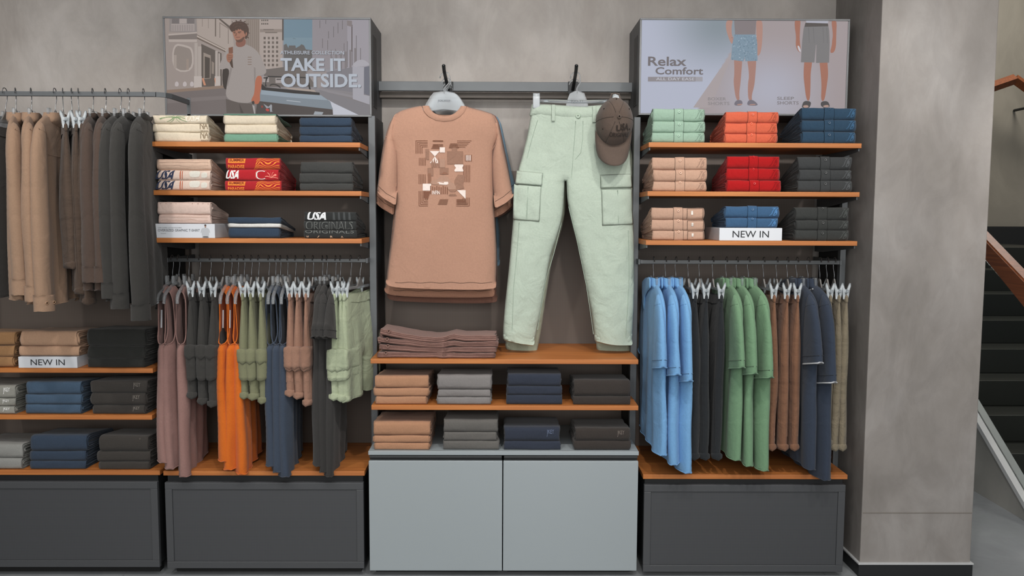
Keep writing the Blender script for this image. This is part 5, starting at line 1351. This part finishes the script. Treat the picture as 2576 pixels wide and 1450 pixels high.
def pants(Y, h, label, dx=0, dy=0, seed=1, ext=0, front=True):
    c, L0 = plane(Y, 1440, 560); L = lambda x, y: L0(x + dx, y + dy + (ext if y > 780 else 0))
    r = empty('cargo_trousers', c, label, 'trousers', 'sage cargo trousers on the prong'); fab = fabric(h, .55); sh0 = drape(seed, .011); sh = lambda a, b: sh0(a, b) + .0035 * nz(a * 26 + seed, b * 15, 8) + .0022 * nz(a * 40 + b * 18, b * 34 - a * 12, seed)
    o = pts(L, 1340, 262, 1400, 266, 1450, 268, 1500, 266, 1552, 262, 1571, 320, 1584, 380, 1590, 450, 1594, 560, 1596, 670, 1595, 780, 1590, 868, 1540, 866, 1496, 856, 1490, 800, 1479, 742, 1466, 680, 1453, 615, 1438, 560, 1427, 505, 1425, 455, 1420, 455, 1419, 490, 1415, 545, 1400, 600, 1384, 645, 1373, 710, 1365, 760, 1355, 810, 1343, 868, 1305, 862, 1268, 853, 1265, 838, 1270, 770, 1280, 680, 1290, 565, 1300, 440, 1312, 400, 1325, 350)
    zc = L(0, 846)[1]
    T = .036
    cl = Cloth(o, T, .075, .015, sh, lambda a, b: (.6 + .4 * min(1, max(0, (.22 - b) / .1))) * (1 + .16 * nz(a * 10 + seed, b * 5, 2)), lambda a, b: b < zc, 0, 2)
    obj('body', cl.bm(), fab, r)
    wb = Cloth(pts(L, 1338, 260, 1400, 265, 1450, 267, 1500, 265, 1554, 260, 1562, 296, 1500, 303, 1450, 306, 1400, 303, 1331, 292), .0255, .035, .012, sh, lambda a, b: 1 + .035 * math.sin(a * 420) * (1 if abs(a - L(1450, 0)[0]) < .2 and b > L(0, 283)[1] else .2), None, 0, 1); wo = obj('waistband', wb.bm(), fab, r)
    if front:
        bm = bmesh.new(); p = wb.surf(*L(1453, 293), -1, .001); lathe(bm, [(.011, -.002), (.0115, .002), (.0085, .004), (.005, .0025), (.002, .0025)], p, (0, -1, 0), 18); obj('waist_button', bm, plain('button_sage', '#a2b3a2', .4), r)
        for x, y in ((1391, 285), (1494, 287)):
            bm = bmesh.new(); a, b = L(x, y - 20); a2, b2 = L(x, y + 22)
            y_ = min(wb.surf(a, b2 + (b - b2) * k / 6).y for k in range(7)); box(bm, a - .007, a + .007, y_ - .004, y_ + .004, b2, b - .002, .001); obj('belt_loop', bm, fab, r)
        sm = fabric('#a0b0a2')
        for line in ((1447, 306, 1444, 350, 1440, 400, 1437, 450), (1466, 306, 1465, 350, 1460, 385, 1446, 402), (1352, 304, 1338, 350, 1325, 400), (1306, 560, 1300, 640, 1292, 720, 1288, 830), (1578, 580, 1580, 700, 1572, 850), (1430, 520, 1450, 600, 1475, 720, 1492, 840), (1412, 560, 1392, 640, 1374, 700, 1352, 830)):
            bm = bmesh.new(); tube(bm, [cl.surf(a, b, -1, .0004) for a, b in densify_open(pts(L, *line), .015)], .0013, 5); obj('seam', bm, sm, r)
        def patch(name, q, off, Tk):
            pl = chaikin(pts(L, *q), 0)
            pk = Cloth(pl, Tk, .02, .012, lambda a, b: cl.surf(a, b, -1, off).y + .006 * nz(a * 17, b * 17, seed), lambda a, b: 1 + .2 * nz(a * 22, b * 22), None, 0, 0); return obj(name, pk.bm(), fab, r)
        patch('cargo_pocket', (1293, 464, 1361, 469, 1356, 558, 1290, 553), .002, .006); patch('pocket_flap', (1300, 430, 1365, 436, 1362, 469, 1296, 463), .008, .005)
        patch('cargo_pocket', (1510, 477, 1589, 476, 1592, 565, 1512, 568), .002, .006); patch('pocket_flap', (1508, 441, 1587, 438, 1590, 473, 1508, 475), .008, .005)
        for q in ((1328, 472, 1324, 552), (1550, 480, 1552, 562)):
            bm = bmesh.new(); tube(bm, [cl.surf(a, b, -1, .0075) for a, b in densify_open(pts(L, *q), .012)], .0016, 5); obj('pocket_pleat', bm, sm, r)
    for q, nm in (((1265, 838, 1300, 838, 1347, 846, 1342, 872, 1305, 866, 1266, 857), 'ankle_cuff'), ((1494, 838, 1545, 842, 1592, 838, 1590, 871, 1540, 870, 1496, 860)[:], 'ankle_cuff')):
        cf = Cloth(pts(L, *q), .036, .06, .012, sh, lambda a, b: 1.02 + .06 * math.sin(a * 330), lambda a, b: b < L(0, 862)[1] and False, 0, 1); obj(nm, cf.bm(), fab, r)
    return r
pants(3.60, '#b0beb0', 'pale sage cargo trousers with flap pockets, front pair on the prong', seed=3)
pants(3.70, '#9ea693', 'sage cargo trousers, second pair showing below the front cuffs', dx=6, dy=2, seed=6, ext=22, front=False)

# cap hung over the trouser clip
Yc = 3.545
c, L = plane(Yc, 1549, 308)
cp = empty('baseball_cap', c, 'dark brown baseball cap hung over the trouser hanger clip', 'cap')
rx = (L(1597, 0)[0] - L(1502, 0)[0]) / 2; rz = .110; fab = fabric('#5c4f47', .3)
bm = bmesh.new(); rings = []; NR, NS = 14, 72; x_c = L(1549, 0)[0]
def capd(ph, th):      # ph 0 at the rim .. 1 at the crown button
    a = ph * math.pi / 2; seam = abs(math.sin(3 * th)); k = 1 - .028 * (1 - min(1, seam / .16)) ** 2 * math.cos(a)
    k *= 1 + .035 * nz(math.cos(th) * 2.2, math.sin(th) * 2.2, ph * 2)
    sq = 1.0 - .10 * max(0, math.sin(th)) - .05 * max(0, -math.sin(th))
    rr = math.cos(a) ** .62
    return Vector((x_c + rx * rr * k * math.cos(th) * (1 - .12 * max(0, math.sin(th))), -.105 * math.sin(a) ** 1.15 * (1 + .08 * math.sin(th)), rz * rr * k * math.sin(th) * sq + .012 * (ph)))
for i in range(NR):
    rings.append([bm.verts.new(capd(i / NR, 2 * math.pi * k / NS)) for k in range(NS)])
tip = bm.verts.new(capd(1, 0))
for a, b in zip(rings, rings[1:]):
    for k in range(NS): bm.faces.new((a[k], a[(k + 1) % NS], b[(k + 1) % NS], b[k]))
for k in range(NS): bm.faces.new((rings[-1][k], rings[-1][(k + 1) % NS], tip))
obj('crown', bm, fab, cp)
bm = bmesh.new(); lathe(bm, [(.009, -.003), (.0095, .001), (.007, .005), (.003, .006)], capd(.985, 0), (0, -1, .1), 14); obj('top_button', bm, fab, cp)
bm = bmesh.new()
for s in range(6):
    tube(bm, [capd(t / 20, math.pi / 3 * s) + Vector((0, -.0005, 0)) for t in range(20)], .0014, 5)
obj('panel_seam', bm, fabric('#4b4039'), cp)
for th in (.5, 1.6, 2.64, -.5 + 6.28, 3.64):
    bm = bmesh.new(); q = capd(.52, th); nrm = (q - Vector((x_c, .03, 0))).normalized(); lathe(bm, [(.0036, -.001), (.0036, .001), (.002, .0014)], q, nrm, 10); obj('eyelet', bm, fabric('#463b35'), cp)
# brim: curved visor hanging below the crown
bm = bmesh.new(); top, bot = [], []
NU, NV = 26, 10
for j in range(NV + 1):
    v = j / NV; rt, rb = [], []
    for i in range(NU + 1):
        u = -1 + 2 * i / NU
        hx = .97 * rx; x = x_c - .004 + u * hx * (1 - .10 * v ** 3)
        zt = -rz * .93 * math.sqrt(max(.0, 1 - (u * .93) ** 2)) + .006; zb_ = -.118 - .068 * (max(0, 1 - abs(u) ** 2.2)) ** .6
        zz = zt + (zb_ - zt) * v; yy = -.012 - .058 * v * (1 - .55 * u * u) + .05 * u * u * v - .012
        rt.append(bm.verts.new((x, yy, zz))); rb.append(bm.verts.new((x, yy + .005, zz)))
    top.append(rt); bot.append(rb)
for j in range(NV):
    for i in range(NU):
        bm.faces.new((top[j][i], top[j][i + 1], top[j + 1][i + 1], top[j + 1][i])); bm.faces.new((bot[j][i], bot[j + 1][i], bot[j + 1][i + 1], bot[j][i + 1]))
for i in range(NU): bm.faces.new((top[NV][i], top[NV][i + 1], bot[NV][i + 1], bot[NV][i]))
for j in range(NV):
    bm.faces.new((top[j][0], top[j + 1][0], bot[j + 1][0], bot[j][0])); bm.faces.new((top[j][NU], bot[j][NU], bot[j + 1][NU], top[j + 1][NU]))
bmesh.ops.recalc_face_normals(bm, faces=bm.faces[:]); obj('brim', bm, fab, cp)
def capfn(x, z, l):    # onto the front panels
    lo_, hi_ = 0.0, .999; th = math.atan2(z / rz, (x - x_c) / rx)
    for _ in range(24):
        m = (lo_ + hi_) / 2; q = capd(m, th)
        if math.hypot((q.x - x_c) / rx, q.z / rz) > math.hypot((x - x_c) / rx, z / rz): lo_ = m
        else: hi_ = m
    return capd(lo_, th) + Vector((0, -.0045, 0))
bm = bmesh.new(); a, b = L(1543, 336); a2, b2 = L(1573, 322); put_text(bm, 'USA', a, a2, b, b2, .03, 0)
a, b = L(1529, 350); a2, b2 = L(1575, 340); put_text(bm, 'ORIGINALS', a, a2, b, b2, .02, 0)
decal('embroidery', bm, capfn, [fabric('#2f2824')], cp, du=.01, dv=.008)
bm = bmesh.new(); tube(bm, [(x_c - .02, -.005, rz * .86), (x_c - .012, .0, rz * 1.06), (x_c + .005, .004, rz * 1.1), (x_c + .02, .0, rz * 1.04), (x_c + .025, -.004, rz * .84)], .0055, 6, flat=.5); obj('back_strap', bm, fab, cp)

# remove the untouched text cache meshes
for me in TX.values():
    if me.users == 0: bpy.data.meshes.remove(me)
